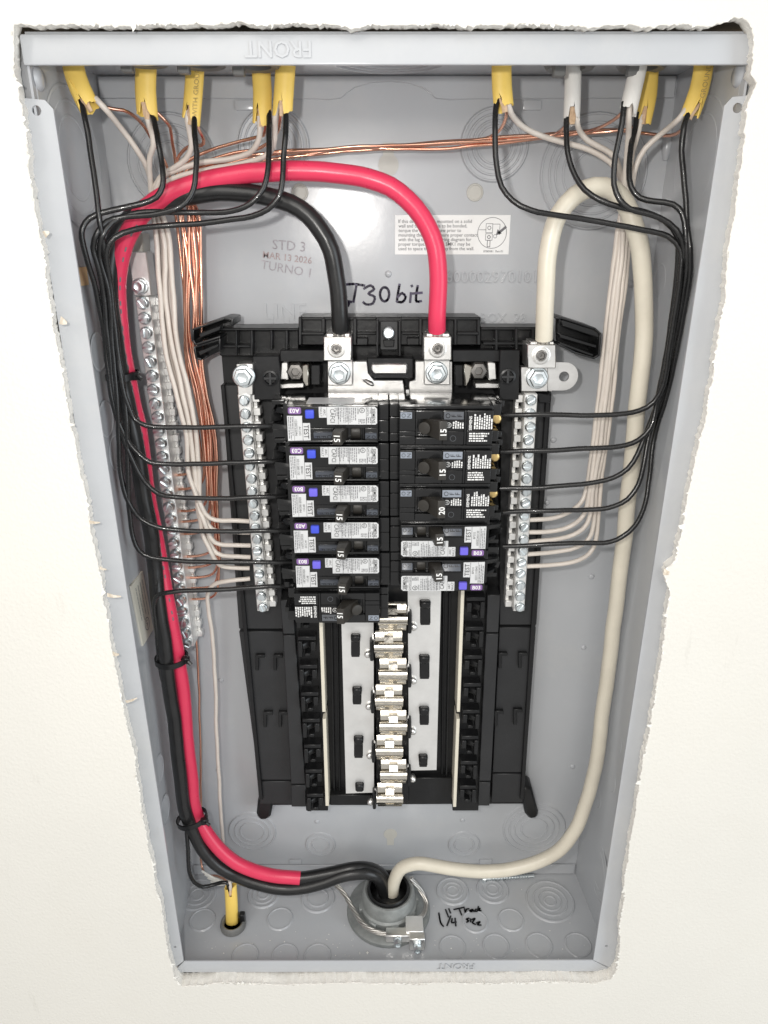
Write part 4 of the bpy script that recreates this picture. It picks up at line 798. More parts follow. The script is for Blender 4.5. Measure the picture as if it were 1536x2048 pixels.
# ------------------------------------------------------------------ cables: jacket + black, white and bare conductors
RW = .00165
_jr = random.Random(11)
def jt_(l, a=1.6): return [(x + _jr.uniform(-a, a), y, d + _jr.uniform(-.001, .001)) for x, y, d in l]
def jacket(parent, px, w, m, flat=.62, slit=0.012, notch=-90, jag=.0005, seed=0):
    """px centre line (px,py,d); w = width in px at the lower end; open ragged end with a slit towards the viewer"""
    rnd = random.Random(seed); pts = spline([PW(x, y, d, .004) for x, y, d in px], .006); n = len(pts)
    seg = 28; wm = []
    for p in pts: wm.append(w / FPX * (p - CAM).dot(C_F) / 2)
    mb = MB(); rows = []
    for lay, sc_ in ((0, 1.0), (1, .86)):
        ring = []
        for i, p in enumerate(pts):
            t = (pts[min(i + 1, n - 1)] - pts[max(i - 1, 0)]).normalized(); sd = t.cross(VIEW).normalized(); up = sd.cross(t).normalized(); up = up if up.y < 0 else -up
            cur = []
            for k in range(seg):
                a = 2 * math.pi * k / seg; r1 = wm[i] * sc_; q = p + sd * math.cos(a) * r1 + up * math.sin(a) * r1 * flat
                cur.append(q)
            ring.append(cur)
        rows.append(ring)
    # last ring: ragged, with a V towards the viewer
    jit = [rnd.uniform(-jag, jag) for _ in range(seg)]; tt = (pts[-1] - pts[-2]).normalized()
    for lay in (0, 1):
        for k in range(seg):
            a = math.degrees(2 * math.pi * k / seg); dd = abs((a + notch + 180) % 360 - 180); v = max(0, 1 - dd / 27.0) * slit
            rows[lay][-1][k] = rows[lay][-1][k] + tt * (jit[k] - v + .0018 * math.cos(R_(a + seed * 67)))
    vs = [v for lay in rows for r in lay for v in r]; N = n * seg; fs = []
    for lay in (0, 1):
        for i in range(n - 1):
            for k in range(seg): fs.append((lay * N + i * seg + k, lay * N + i * seg + (k + 1) % seg, lay * N + (i + 1) * seg + (k + 1) % seg, lay * N + (i + 1) * seg + k))
    for k in range(seg): fs.append(((n - 1) * seg + k, (n - 1) * seg + (k + 1) % seg, N + (n - 1) * seg + (k + 1) % seg, N + (n - 1) * seg + k))
    mb.add(vs, fs); return put('jacket', mb, m, parent, smooth=60), pts
def filler(parent, pts, w=.003, seed=0, ln=.012):
    rnd = random.Random(seed); mb = MB(); e = pts[-1]; t = (pts[-1] - pts[-2]).normalized(); s = t.cross(VIEW).normalized(); prev = None
    rows = []
    for i in range(5):
        c = e - t * (.010 - i * ln / 4) + VIEW * (.0020 + rnd.uniform(-.0004, .0006)); ww = w * (1 - .13 * i) * rnd.uniform(.8, 1.1)
        rows.append([c - s * ww + VIEW * rnd.uniform(-.001, .0004), c + VIEW * rnd.uniform(.0, .0008), c + s * ww + VIEW * rnd.uniform(-.001, .0004)])
    vs = [v for r in rows for v in r] + [v - VIEW * .0003 for r in rows for v in r]; k = 15; fs = []
    for i in range(4):
        for j in range(2): fs += [(i * 3 + j, i * 3 + j + 1, i * 3 + j + 4, i * 3 + j + 3), (k + i * 3 + j, k + i * 3 + j + 3, k + i * 3 + j + 4, k + i * 3 + j + 1)]
    put('paper_filler', mb.add(vs, fs), 'kraft_paper', parent, smooth=30)
def cable(name, label, cat, group, jpx, jw, jm, blk, wht, cop, notch, seed, fill=True, slit=.012, flat=.62):
    b0 = PW(*jpx[0], .004); t = thing(name, b0, label, cat, group)
    jk, pts = jacket(t, jpx, jw, jm, flat, slit, notch, seed=seed)
    if fill: filler(t, pts, seed=seed)
    jd = jpx[-1][2]; blk = [(blk[0][0], blk[0][1], jd), (blk[1][0], blk[1][1], jd + .0012)] + blk[2:]; wht = [(wht[0][0], wht[0][1], jd), (wht[1][0], wht[1][1], jd + .0004)] + wht[2:]
    wire('black_wire', blk, RW, 'black_insulation', t); wire('white_wire', wht, RW, 'white_insulation', t); wire('ground_wire', cop, .00100, 'copper', t, 8)
    return t, jk, pts
gy = 'branch cables entering through the box top'
# rows where the blacks reach the breakers, measured at the breaker terminals
def white_run(x0, x1, x2, yb, ytop, d=.034):           # down the bundle, then round to the left neutral bar
    return jt_([(x0, 480, d), ((x0 + x1) / 2 - 3, 590, d), (x1, 700, d), ((x1 + x2) / 2, 780, d), (x2, 860, d), (x2 + 7, 940, d)]) + [(x2 + 14, ytop - 10, d + .002), (x2 + 26, ytop + 18, d + .006), (x2 + 48, yb - 6, .040), (474, yb, .040), (500, yb + 1, .038)]
def cop_run(x0, x1, x2, x3, yb, d):                     # down the bundle, then round to the left into the ground bar
    yt = min(yb - 22, 1120); f = (yt - 880) / 240.
    return jt_([(x0, 430, d), (x0 + 7, 520, d), ((x0 + 7 + x1) / 2, 610, d), (x1, 700, d), ((x1 + x2) / 2, 790, d), (x2, 880, d)], 4.2) + ([(x2 + 5, (880 + yt) / 2, d)] if yt > 930 else []) + [(x2 + (x3 - x2) * max(.2, f), yt, d), (x2 + (x3 - x2) * max(.2, f) - 10, yb - 8, d - .003), (x2 - 32 + 10 * f, yb - 1, d - .007), (340 + (yb - 950) * .128, yb, .013)]
DEP = .058
L1 = cable('branch_cable', 'leftmost yellow cable, bent towards the left wall, entering the box top', 'cable', gy,
    [(142, 92, .0620), (147, 136, .0640), (160, 176, .0660), (180, 217, .0660)], 43, 'yellow_jacket',
    [(160, 186, .0680), (165, 212, .0680), (172, 249, .0700), (180, 297, .0720), (187, 343, .0740), (195, 400, .0760), (199, 443, .0780), (205, 480, .0760), (220, 560, .0700), (230, 640, .0665), (240, 740, .0665), (249, 790, .0665), (260, 818, .0665), (271, 839, .0665), (292, 851, .0665), (328, 855, .0640), (430, 854, .0640), (520, 852, .0620), (566, 851, .0560)],
    [(190, 196, .0620), (205, 213, .0600), (246, 262, .0500), (279, 307, .0420), (296, 339, .0340), (303, 372, .0300), (305, 400, .0300)] + white_run(313, 331, 371, 1042, 985, 0.036),
    [(190, 200, .0580), (208, 214, .0560), (246, 220, .0500), (267, 232, .0440), (287, 253, .0360), (300, 275, .0300), (322, 310, .0260), (340, 350, .0220)] + cop_run(354, 370, 398, 412, 950, .022), -62, 1, slit=.016)
cable('branch_cable', 'second yellow cable from the left, hanging straight down from the top', 'cable', gy,
    [(292, 92, .0500), (292, 136, .0500), (291, 180, .0500), (295, 232, .0500)], 42, 'yellow_jacket',
    [(303, 215, .0520), (308, 239, .0540), (317, 282, .0580), (324, 320, .0600), (327, 349, .0640), (325, 374, .0660), (313, 395, .0680), (283, 407, .0700), (246, 414, .0720), (204, 424, .0760), (178, 436, .0780), (164, 455, .0800), (162, 475, .0800), (172, 512, .0780), (193, 580, .0720), (207, 662, .0665), (224, 792, .0665), (240, 850, .0665), (262, 890, .0665), (278, 908, .0665), (298, 924, .0665), (339, 928, .0640), (440, 926, .0640), (540, 923, .0620), (574, 922, .0560)],
    [(292, 215, .0500), (295, 240, .0480), (305, 270, .0460), (308, 291, .0440), (301, 312, .0400), (299, 335, .0360), (302, 389, .0310)] + white_run(319, 337, 376, 1064, 1000, 0.029),
    [(304, 215, .0460), (317, 227, .0440), (331, 241, .0420), (340, 255, .0380), (345, 287, .0320), (351, 320, .0260), (354, 370, .0220)] + cop_run(358, 374, 402, 416, 978, .024), -80, 2)
L3c = cable('branch_cable', 'third yellow cable from the left, grey print down its jacket', 'cable', gy,
    [(391, 96, .0460), (390, 140, .0460), (387, 185, .0470), (382, 243, .0480)], 37, 'yellow_jacket',
    [(388, 215, .0500), (390, 235, .0520), (390, 266, .0560), (393, 307, .0600), (392, 349, .0640), (388, 380, .0660), (373, 405, .0680), (350, 420, .0700), (308, 430, .0700), (246, 435, .0710), (214, 444, .0740), (194, 466, .0780), (186, 495, .0770), (198, 540, .0740), (208, 600, .0700), (218, 700, .0665), (233, 820, .0665), (250, 885, .0665), (266, 920, .0665), (290, 964, .0665), (317, 988, .0665), (350, 995, .0640), (440, 996, .0640), (540, 994, .0620), (577, 993, .0560)],
    [(375, 222, .0480), (374, 243, .0470), (379, 266, .0450), (383, 293, .0420), (373, 318, .0380), (350, 337, .0360), (331, 348, .0340), (312, 370, .0320), (307, 400, .0310)] + white_run(327, 345, 381, 1090, 1020, 0.036),
    [(394, 240, .0440), (399, 259, .0420), (407, 279, .0380), (402, 290, .0340), (377, 292, .0300), (364, 303, .0270), (354, 320, .0250), (357, 370, .0240)] + cop_run(363, 379, 407, 420, 1021, .026), -70, 3)
cable('branch_cable', 'fourth yellow cable from the left, close beside another yellow cable', 'cable', gy,
    [(520, 96, .0420), (522, 140, .0420), (525, 185, .0430), (524, 247, .0440)], 38, 'yellow_jacket',
    [(536, 208, .0470), (537, 228, .0490), (537, 266, .0540), (536, 318, .0600), (534, 349, .0630), (527, 376, .0650), (510, 399, .0660), (490, 413, .0660), (450, 423, .0640), (400, 424, .0620), (367, 424, .0640), (320, 424, .0680), (262, 428, .0700), (224, 444, .0730), (204, 475, .0770), (200, 510, .0740), (216, 580, .0700), (226, 690, .0665), (236, 820, .0665), (240, 940, .0665), (257, 1002, .0665), (284, 1038, .0665), (317, 1054, .0665), (366, 1061, .0640), (460, 1063, .0640), (540, 1062, .0620), (586, 1061, .0560)],
    [(519, 232, .0440), (521, 255, .0440), (519, 274, .0430), (512, 291, .0410), (498, 307, .0380), (462, 318, .0360), (400, 326, .0360), (352, 340, .0350), (325, 356, .0340), (312, 378, .0330), (310, 405, .0320)] + white_run(334, 352, 386, 1113, 1050, 0.029),
    [(532, 250, .0400), (528, 270, .0360), (512, 275, .0320), (469, 285, .0280), (410, 304, .0260), (375, 322, .0260), (360, 350, .0250)] + cop_run(368, 384, 411, 424, 1043, .024), -65, 4)
cable('branch_cable', 'fifth yellow cable, in front of its left neighbour, right of the red feeder bend', 'cable', gy,
    [(573, 92, .0520), (571, 134, .0520), (568, 180, .0520), (565, 226, .0520)], 40, 'yellow_jacket',
    [(571, 205, .0540), (572, 225, .0560), (571, 266, .0580), (568, 318, .0610), (565, 360, .0650), (556, 393, .0660), (535, 418, .0660), (504, 433, .0650), (452, 440, .0630), (400, 446, .0620), (333, 452, .0640), (267, 461, .0700), (230, 476, .0740), (214, 500, .0750), (220, 560, .0700), (234, 690, .0665), (250, 800, .0665), (255, 900, .0665), (256, 980, .0665), (258, 1020, .0665), (265, 1065, .0665), (279, 1101, .0665), (300, 1114, .0665), (352, 1121, .0650), (460, 1124, .0640), (540, 1125, .0620), (590, 1125, .0560)],
    [(556, 205, .0500), (551, 225, .0490), (550, 255, .0470), (546, 293, .0420), (529, 314, .0380), (483, 327, .0350), (421, 338, .0350), (365, 350, .0350), (332, 366, .0350), (316, 392, .0340)] + white_run(340, 358, 391, 1136, 1075, 0.036),
    [(560, 210, .0460), (562, 226, .0440), (560, 248, .0400), (552, 268, .0340), (520, 295, .0280), (470, 306, .0260), (410, 325, .0260), (372, 345, .0260)] + cop_run(374, 389, 415, 428, 1068, .026), -75, 5)
# print along the third jacket
jt, jk, jp = L3c; e = MB(); a, c = P(396, 142, .0475) , P(391, 222, .0492)
off = VIEW * .0048; text(e, 'WITH GROUND', .0027, (a + c) / 2 + off + XA * .0006, (a - c).normalized(), Vector((-1, 0, 0)), .0); put('jacket_print', e, 'jacket_ink', jt, smooth=0)


def rwhite(x0, x1, x2, x3, yb, d):
    return jt_([(x0, 480, d), ((x0 * .55 + x1 * .45), 580, d), (x1, 700, d), ((x1 + x2) / 2, 790, d), (x2, 880, d), (x3, 970, d)]) + [ (x3 - 14, yb - 34, d + .002), (x3 - 42, yb - 12, d + .005), (1110, yb - 3, .041), (1062, yb + 1, .041), (1040, yb + 2, .038)]
def rcop(y1, y2, y3, y4, d):                            # along the back to the left bundle
    return [(x, y + _jr.uniform(-4, 4), dd + _jr.uniform(0, .003)) for x, y, dd in [(1150, y1, d), (1000, y2, d), (850, y3, d), (700, y4, d), (560, y4 + 13, d), (470, y4 + 24, d), (405, y4 + 42, d), (375, y4 + 75, d - .002)]]
cable('branch_cable', 'yellow cable right of centre, alone beside the bare copper bundle', 'cable', gy,
    [(1003, 92, .056), (1003, 134, .056), (1004, 175, .056), (1008, 218, .056)], 40, 'yellow_jacket',
    [(995, 200, .058), (991, 224, .058), (990, 270, .060), (993, 330, .062), (1003, 372, .064), (1025, 400, .066), (1060, 419, .068), (1110, 431, .068), (1180, 441, .068), (1270, 456, .070), (1335, 472, .072), (1362, 500, .074), (1362, 540, .074), (1352, 610, .072), (1340, 690, .070), (1326, 770, .068), (1308, 802, .067), (1277, 821, .066), (1234, 829, .066), (1150, 830, .065), (1060, 830, .063), (1000, 830, .057)],
    [(1014, 200, .054), (1018, 218, .053), (1026, 236, .050), (1046, 256, .044), (1080, 271, .040), (1130, 286, .038), (1180, 301, .037), (1220, 325, .037), (1238, 350, .037), (1246, 390, .037)] + rwhite(1234, 1207, 1188, 1176, 1039, .036),
    [(1010, 205, .050), (1013, 222, .046), (1008, 247, .036), (992, 267, .026), (960, 280, .020), (850, 292, .018), (700, 302, .018), (560, 317, .02), (470, 330, .022), (405, 346, .024), (376, 378, .024)] + cop_run(378, 391, 417, 431, 1113, .024), -55, 6)
cable('branch_cable', 'white cable with a grey connector, left of the other white cable', 'cable', gy,
    [(1146, 98, .046), (1146, 145, .046), (1145, 190, .047), (1143, 242, .048)], 33, 'white_jacket',
    [(1134, 222, .050), (1132, 245, .050), (1133, 290, .052), (1145, 340, .056), (1170, 380, .062), (1200, 400, .066), (1240, 413, .068), (1290, 423, .069), (1330, 441, .070), (1356, 472, .072), (1357, 520, .070), (1346, 620, .066), (1330, 720, .064), (1312, 815, .064), (1300, 856, .066), (1277, 880, .066), (1234, 894, .066), (1153, 898, .065), (1060, 901, .063), (1000, 902, .057)],
    [(1153, 225, .046), (1154, 246, .045), (1160, 265, .043), (1175, 281, .041), (1208, 298, .040), (1230, 316, .040), (1241, 348, .040), (1249, 395, .040)] + rwhite(1241, 1214, 1195, 1182, 1064, .039),
    [(1139, 238, .040), (1128, 255, .032), (1110, 268, .026)] + rcop(272, 284, 290, 298, .0205)[1:] + cop_run(382, 394, 420, 433, 1135, .026), -80, 7, flat=.9)
cable('branch_cable', 'white cable crossing in front of a yellow one near the right corner', 'cable', gy,
    [(1281, 92, .062), (1276, 135, .062), (1266, 180, .063), (1256, 224, .064)], 35, 'white_jacket',
    [(1247, 205, .066), (1245, 232, .066), (1240, 270, .067), (1230, 330, .068), (1229, 370, .069), (1240, 400, .071), (1258, 417, .072), (1300, 429, .073), (1336, 447, .074), (1362, 478, .076), (1368, 520, .074), (1355, 620, .068), (1338, 720, .062), (1318, 800, .060), (1298, 850, .060), (1286, 880, .062), (1276, 907, .064), (1257, 937, .066), (1227, 956, .066), (1178, 966, .065), (1109, 973, .064), (1000, 976, .057)],
    [(1260, 205, .060), (1257, 230, .058), (1257, 270, .054), (1252, 320, .048), (1248, 362, .044), (1248, 400, .043)] + rwhite(1247, 1221, 1202, 1188, 1082, .040),
    [(1248, 222, .056), (1236, 233, .050), (1205, 252, .036), (1170, 264, .026), (1120, 272, .021)] + rcop(270, 280, 286, 294, .0225)[1:] + cop_run(386, 397, 423, 436, 1155, .022), -95, 8, False, .004, .9)
cable('branch_cable', 'yellow cable half hidden behind a white cable at the right', 'cable', gy,
    [(1302, 100, .044), (1300, 145, .044), (1297, 190, .046), (1286, 242, .048)], 34, 'yellow_jacket',
    [(1274, 225, .050), (1272, 250, .052), (1262, 290, .056), (1258, 340, .062), (1263, 375, .066), (1280, 395, .068), (1310, 403, .070), (1345, 410, .072), (1364, 428, .074), (1371, 462, .076), (1374, 520, .076), (1362, 610, .070), (1346, 700, .064), (1326, 790, .058), (1304, 850, .056), (1296, 880, .058), (1287, 923, .062), (1276, 969, .065), (1254, 999, .066), (1227, 1013, .066), (1178, 1019, .065), (1082, 1023, .064), (1008, 1026, .057)],
    [(1284, 230, .046), (1278, 262, .044), (1266, 300, .042), (1259, 350, .042), (1255, 400, .042)] + rwhite(1253, 1228, 1208, 1194, 1107, .038),
    [(1284, 238, .040), (1270, 254, .032), (1230, 262, .026)] + rcop(267, 288, 295, 300, .019) + cop_run(390, 400, 426, 438, 1177, .024), -75, 9, slit=.014)
cable('branch_cable', 'rightmost yellow cable, bent towards the right wall with a split end', 'cable', gy,
    [(1410, 92, .062), (1407, 135, .062), (1398, 180, .063), (1379, 232, .064)], 39, 'yellow_jacket',
    [(1384, 200, .068), (1375, 228, .070), (1367, 252, .070), (1363, 300, .070), (1367, 350, .070), (1372, 400, .072), (1373, 450, .074), (1379, 490, .078), (1379, 540, .076), (1368, 620, .070), (1350, 720, .063), (1330, 800, .056), (1312, 860, .054), (1305, 900, .056), (1298, 956, .060), (1290, 1005, .064), (1271, 1051, .066), (1246, 1073, .066), (1219, 1083, .066), (1164, 1086, .065), (1096, 1088, .064), (1008, 1093, .057)],
    [(1374, 215, .060), (1358, 238, .056), (1326, 265, .050), (1291, 296, .046), (1272, 332, .044), (1263, 380, .044), (1260, 430, .043)] + rwhite(1259, 1235, 1215, 1200, 1132, .036),
    [(1376, 225, .056), (1364, 258, .048), (1340, 270, .038), (1300, 268, .028), (1230, 259, .023)] + rcop(264, 276, 284, 292, .021) + cop_run(394, 403, 428, 440, 1198, .026), -110, 10, slit=.014)
RP = [o for o in bpy.data.objects if o.get('label', '').startswith('rightmost yellow')][0]
e = MB(); a, c = P(1410, 140, .0625), P(1399, 190, .0635); text(e, 'GROUND', .0027, (a + c) / 2 + VIEW * .0046, (a - c).normalized(), Vector((-1, 0, 0)), .0); put('jacket_print', e, 'jacket_ink', RP, smooth=0)
# torn paper beside the two right hand yellow cables
# bottom cable
t, jk, jp = cable('branch_cable', 'short yellow cable coming up through the floor of the box at the left', 'cable', None,
    [(464, 1862, .053), (464, 1838, .053), (463, 1805, .051), (461, 1772, .048)], 25, 'yellow_jacket',
    [(460, 1790, .043), (452, 1764, .045), (430, 1768, .048), (405, 1774, .052), (387, 1763, .056), (378, 1735, .058), (375, 1690, .056), (371, 1641, .052), (358, 1560, .048), (344, 1450, .046), (330, 1385, .048), (318, 1320, .052), (311, 1250, .056), (309, 1208, .060), (318, 1190, .063), (352, 1184, .064), (448, 1179, .064), (540, 1173, .062), (588, 1172, .056)],
    [(462, 1790, .042), (460, 1764, .038), (452, 1745, .030), (447, 1700, .020), (443, 1640, .018), (438, 1560, .018), (433, 1450, .018), (429, 1330, .020), (424, 1270, .024), (417, 1222, .028), (416, 1188, .032), (428, 1169, .036), (462, 1161, .040), (500, 1158, .038)],
    [(462, 1790, .040), (455, 1765, .036), (435, 1752, .030), (412, 1750, .022), (404, 1735, .014), (402, 1600, .010), (398, 1400, .010), (394, 1300, .010), (388, 1252, .012)], -90, 11)
e = MB(); rnd = random.Random(2)
for k in range(5):
    a = P(452 + 3 * k, 1764, .040); b_ = P(404 + 6 * k, 1742 + 7 * k, .034); e.tube(spline([a, a.lerp(b_, .5) + Vector((0, -.002, .001)), b_], .003), .0009, 6)
put('paper_filler', e, 'torn_paper', t, smooth=60)

# ------------------------------------------------------------------ feeders
RF = .0056
def wob(pts, k): n = len(pts); return [p + (noise.noise_vector(p * 22 + Vector((k * 7, 0, 0))) * .0014 + noise.noise_vector(p * 70 + Vector((k * 3, 0, 0))) * .0003) * min(1, i / 8, (n - 1 - i) / 8) for i, p in enumerate(pts)]
def feeder(name, label, px, m, strand_px, r=RF, upto=None):
    pts = [PW(x, y, d, r) for x, y, d in px]; t = thing(name, pts[-1], label, 'feeder wire', 'service feeders')
    return t, pts
bpts = [(681, 660, .044), (680, 640, .047), (675, 570, .049), (662, 500, .050), (640, 457, .050), (600, 416, .049), (540, 394, .048), (460, 386, .047), (400, 391, .046), (340, 401, .044), (290, 417, .043), (252, 445, .044), (228, 490, .048), (218, 558, .052), (221, 610, .053), (228, 660, .054), (238, 735, .054), (254, 800, .053), (267, 860, .052), (289, 1000, .050), (302, 1062, .049), (311, 1130, .047), (318, 1195, .049), (328, 1280, .051), (335, 1342, .052), (343, 1400, .052), (352, 1470, .052), (361, 1555, .052), (374, 1635, .052), (406, 1700, .052), (458, 1746, .050), (520, 1771, .052), (580, 1778, .052), (640, 1766, .050), (700, 1748, .048), (742, 1747, .045), (764, 1770, .041), (770, 1808, .040)]
t, pts = feeder('black_feeder_wire', 'thick black feeder wire arching from the left lug down to the bottom connector', bpts, 'black_feeder_insulation', None)
put('insulation', MB().tube(wob(spline(pts, .005), 1), .0054, 16), 'black_feeder_insulation', t, smooth=60)
def strands(t, x, y0, y1, d, r):
    a, c = P(x, y0, d), P(x, y1, d - .004); mb = MB()
    for k in range(7):
        an = k * math.pi / 3; o = Vector((math.cos(an) * r * .64, math.sin(an) * r * .64, 0)) if k < 6 else Vector((0, 0, 0)); mb.tube([a + o, a.lerp(c, .5) + o, c + o], r * .36, 8)
    put('strands', mb, 'bright_wire', t, smooth=60)
strands(t, 681, 654, 690, .045, .0048)
rpts = [(874, 660, .045), (874, 640, .048), (876, 565, .050), (868, 492, .051), (845, 432, .051), (800, 382, .051), (740, 356, .051), (650, 345, .050), (560, 343, .049), (480, 350, .048), (400, 365, .047), (332, 391, .047), (282, 432, .049), (248, 490, .049), (236, 550, .046), (236, 600, .044), (241, 650, .043), (247, 705, .042), (254, 750, .042), (263, 805, .041), (276, 865, .040), (297, 1000, .039), (309, 1062, .040), (322, 1130, .041), (334, 1192, .042), (342, 1242, .042), (353, 1302, .042), (359, 1342, .042), (367, 1400, .042), (375, 1480, .042), (383, 1560, .043), (394, 1632, .045), (433, 1690, .049), (482, 1731, .050), (540, 1750, .050), (600, 1756, .049)]
rp2 = [(560, 1754, .0498), (600, 1756, .049), (660, 1746, .046), (716, 1735, .043), (752, 1741, .038), (772, 1764, .036), (776, 1800, .037)]
t, pts = feeder('red_feeder_wire', 'thick red feeder wire sweeping over the black one to the right lug', rpts + rp2[2:], 'red_insulation', None)
rs = wob(spline([PW(*p, RF) for p in rpts], .005), 2)
put('red_sleeve', MB().tube(rs, RF, 16), 'red_insulation', t, smooth=60)
put('insulation', MB().tube(spline([PW(*p, RF) for p in rp2], .005), .0052, 16), 'black_feeder_insulation', t, smooth=60, label='black end of the red feeder below the sleeve')
strands(t, 874, 654, 690, .046, .0048)
e = MB(); k = 0                                     # faint print down the red sleeve
for p, p2 in zip(rs, rs[1:]):
    k += 1
    if not (0.30 < p.z < 0.575 and p.x < -.12) or k % 3 == 0: continue
    n = (CAM - p).normalized(); n = (n + XA * .35).normalized(); tg = (p2 - p).normalized(); n = (n - tg * n.dot(tg)).normalized()
    ribbon(e, [p + n * (RF + .0002), p + n * (RF + .0002) + tg * .0022], .0009, n)
put('print', e, 'ink_grey', t, smooth=0, kind='stuff')
wpts = [(1088, 678, .047), (1089, 640, .050), (1093, 560, .052), (1099, 492, .052), (1116, 432, .051), (1150, 391, .050), (1188, 373, .049), (1224, 380, .049), (1250, 410, .049), (1270, 462, .050), (1282, 525, .049), (1287, 610, .047), (1284, 710, .046), (1275, 820, .045), (1264, 925, .044), (1250, 1045, .043), (1236, 1180, .042), (1222, 1300, .042), (1206, 1420, .042), (1195, 1505, .043), (1178, 1585, .044), (1148, 1660, .045), (1103, 1711, .046), (1040, 1735, .046), (960, 1742, .045), (885, 1735, .044), (835, 1729, .043), (804, 1737, .041), (788, 1764, .040), (784, 1800, .040)]
t, pts = feeder('white_feeder_wire', 'thick cream feeder wire looping up the right side to the neutral lug', wpts, 'cream_insulation', None)
put('insulation', MB().tube(wob(spline(pts, .005), 3), RF, 16), 'cream_insulation', t, smooth=60)
strands(t, 1088, 672, 704, .047, .0048)

# ------------------------------------------------------------------ cable ties
def tie(c, along, r1, r2, lab, headdir):
    """strap loop round the feeder pair: c centre, along = axis, r1 half width, r2 half depth"""
    along = along.normalized(); sd = along.cross(VIEW).normalized(); up = sd.cross(along); t = thing('cable_tie', c, lab, 'cable tie', 'black cable ties')
    pts = [c + sd * math.cos(a) * r1 - up * math.sin(a) * r2 for a in [2 * math.pi * k / 28 for k in range(28)]]; mb = MB(); w = along * .0021
    vs = []
    for p in pts: o = (p - c).normalized() * .0012; vs += [p - w, p + w, p + w + o, p - w + o]
    mb.add(vs, [(4 * k + j, 4 * k + (j + 1) % 4, 4 * ((k + 1) % 28) + (j + 1) % 4, 4 * ((k + 1) % 28) + j) for k in range(28) for j in range(4)])
    put('strap', mb, 'black_plastic', t, smooth=40)
    h = c + sd * r1 * headdir[0] + VIEW * r2 * headdir[1]; e = MB().box(-.003, .003, -.0024, .0024, -.0026, .0026); M = Matrix((sd, VIEW * -1, along)).transposed()
    e.v = [M @ v + h for v in e.v]; put('head', e, 'black_plastic', t, bevel=.0008)
    e = MB().tube([h, h + sd * headdir[0] * .003 + VIEW * .003, h + sd * headdir[0] * .005 + VIEW * .0035 + along * .002], .0013, 6); put('tail', e, 'black_plastic', t)
    return t
tie((P(253, 750, .043) + P(238, 752, .052)) / 2, P(270, 790, .045) - P(256, 705, .045), .0092, .0120, 'uppermost black cable tie, around the feeders beside the ground bar', (-1, .3))
tie((P(355, 1314, .042) + P(331, 1320, .051)) / 2, P(370, 1385, .045) - P(352, 1250, .045), .0112, .0112, 'middle black cable tie just below the end of the ground bar', (-1, .2))
tie((P(394, 1634, .045) + P(374, 1640, .052)) / 2, P(433, 1690, .049) - P(389, 1560, .045), .0118, .0106, 'lowest black cable tie where the feeders bend to the connector', (-1, .5))

# ------------------------------------------------------------------ bottom connector with bonding bushing
c = PZ(777, 1821, 0); con = thing('conduit_connector', c, 'round zinc conduit connector in the floor that the feeders come through', 'connector')
lw_ = .0345
put('locknut', MB().lathe([(.018, .0), (.0368, .0), (.0373, .0012), (.0368, .0036), (.0345, .0048), (.0280, .0052), (.0262, .0064), (.0220, .0068), (.018, .0070)], 44, c, ZA, XA, close=True), 'zinc_casting', con, smooth=35)
ht = .0255
put('bushing', MB().lathe([(.0182, .004), (.0256, .004), (.0252, ht * .45), (.0236, ht * .52), (.0232, ht * .90), (.0220, ht), (.0206, ht + .0005), (.0186, ht * .97)], 44, c, ZA, XA, close=True), 'zinc_casting', con, smooth=35)
put('plastic_liner', MB().lathe([(.0160, .003), (.0188, .003), (.0188, ht + .0014), (.0180, ht + .0028), (.0164, ht + .0020)], 40, c, ZA, XA, close=True), 'black_plastic', con, smooth=50)
for a in range(8):
    an = R_(a * 45 + 12); o = c + Vector((math.cos(an) * .0250, math.sin(an) * .0250, ht * .26)); e = MB().box(-.002, .0022, -.0038, .0038, -ht * .2, ht * .2); M = Matrix.Rotation(an, 3, 'Z'); e.v = [M @ v + o for v in e.v]; put('lug_boss', e, 'zinc_casting', con, bevel=.0008)
put('cable_core', MB().lathe([(0, ht * .75), (.010, ht * .8), (.0160, ht * .62)], 20, c, ZA, XA), 'black_feeder_insulation', con, smooth=60)
# bonding clamp with two screws
o = PZ(800, 1866, .012)
k1 = put('clamp', MB().box(o.x - .012, o.x + .010, o.y - .004, o.y + .0045, .006, .0135), 'tin_plate', con, bevel=.0006)
o2 = PZ(828, 1862, .012); put('clamp', MB().box(o2.x - .007, o2.x + .008, o2.y - .0030, o2.y + .0125, .0128, .0150), 'aluminium', con, bevel=.0004); o3 = PZ(832, 1886, .009); put('clamp', MB().box(o3.x - .0055, o3.x + .0075, o3.y - .001, o3.y + .006, .0015, .0145), 'tin_plate', con, bevel=.0006)
HEXS = hex_mesh('clamp_screw', .0036, .0033, 'bolt_zinc')
share('clamp_screw', HEXS, con, Vector((o.x - .002, o.y - .0040, .0098))); share('clamp_screw', HEXS, con, Vector((o3.x + .001, o3.y - .001, .0078)))
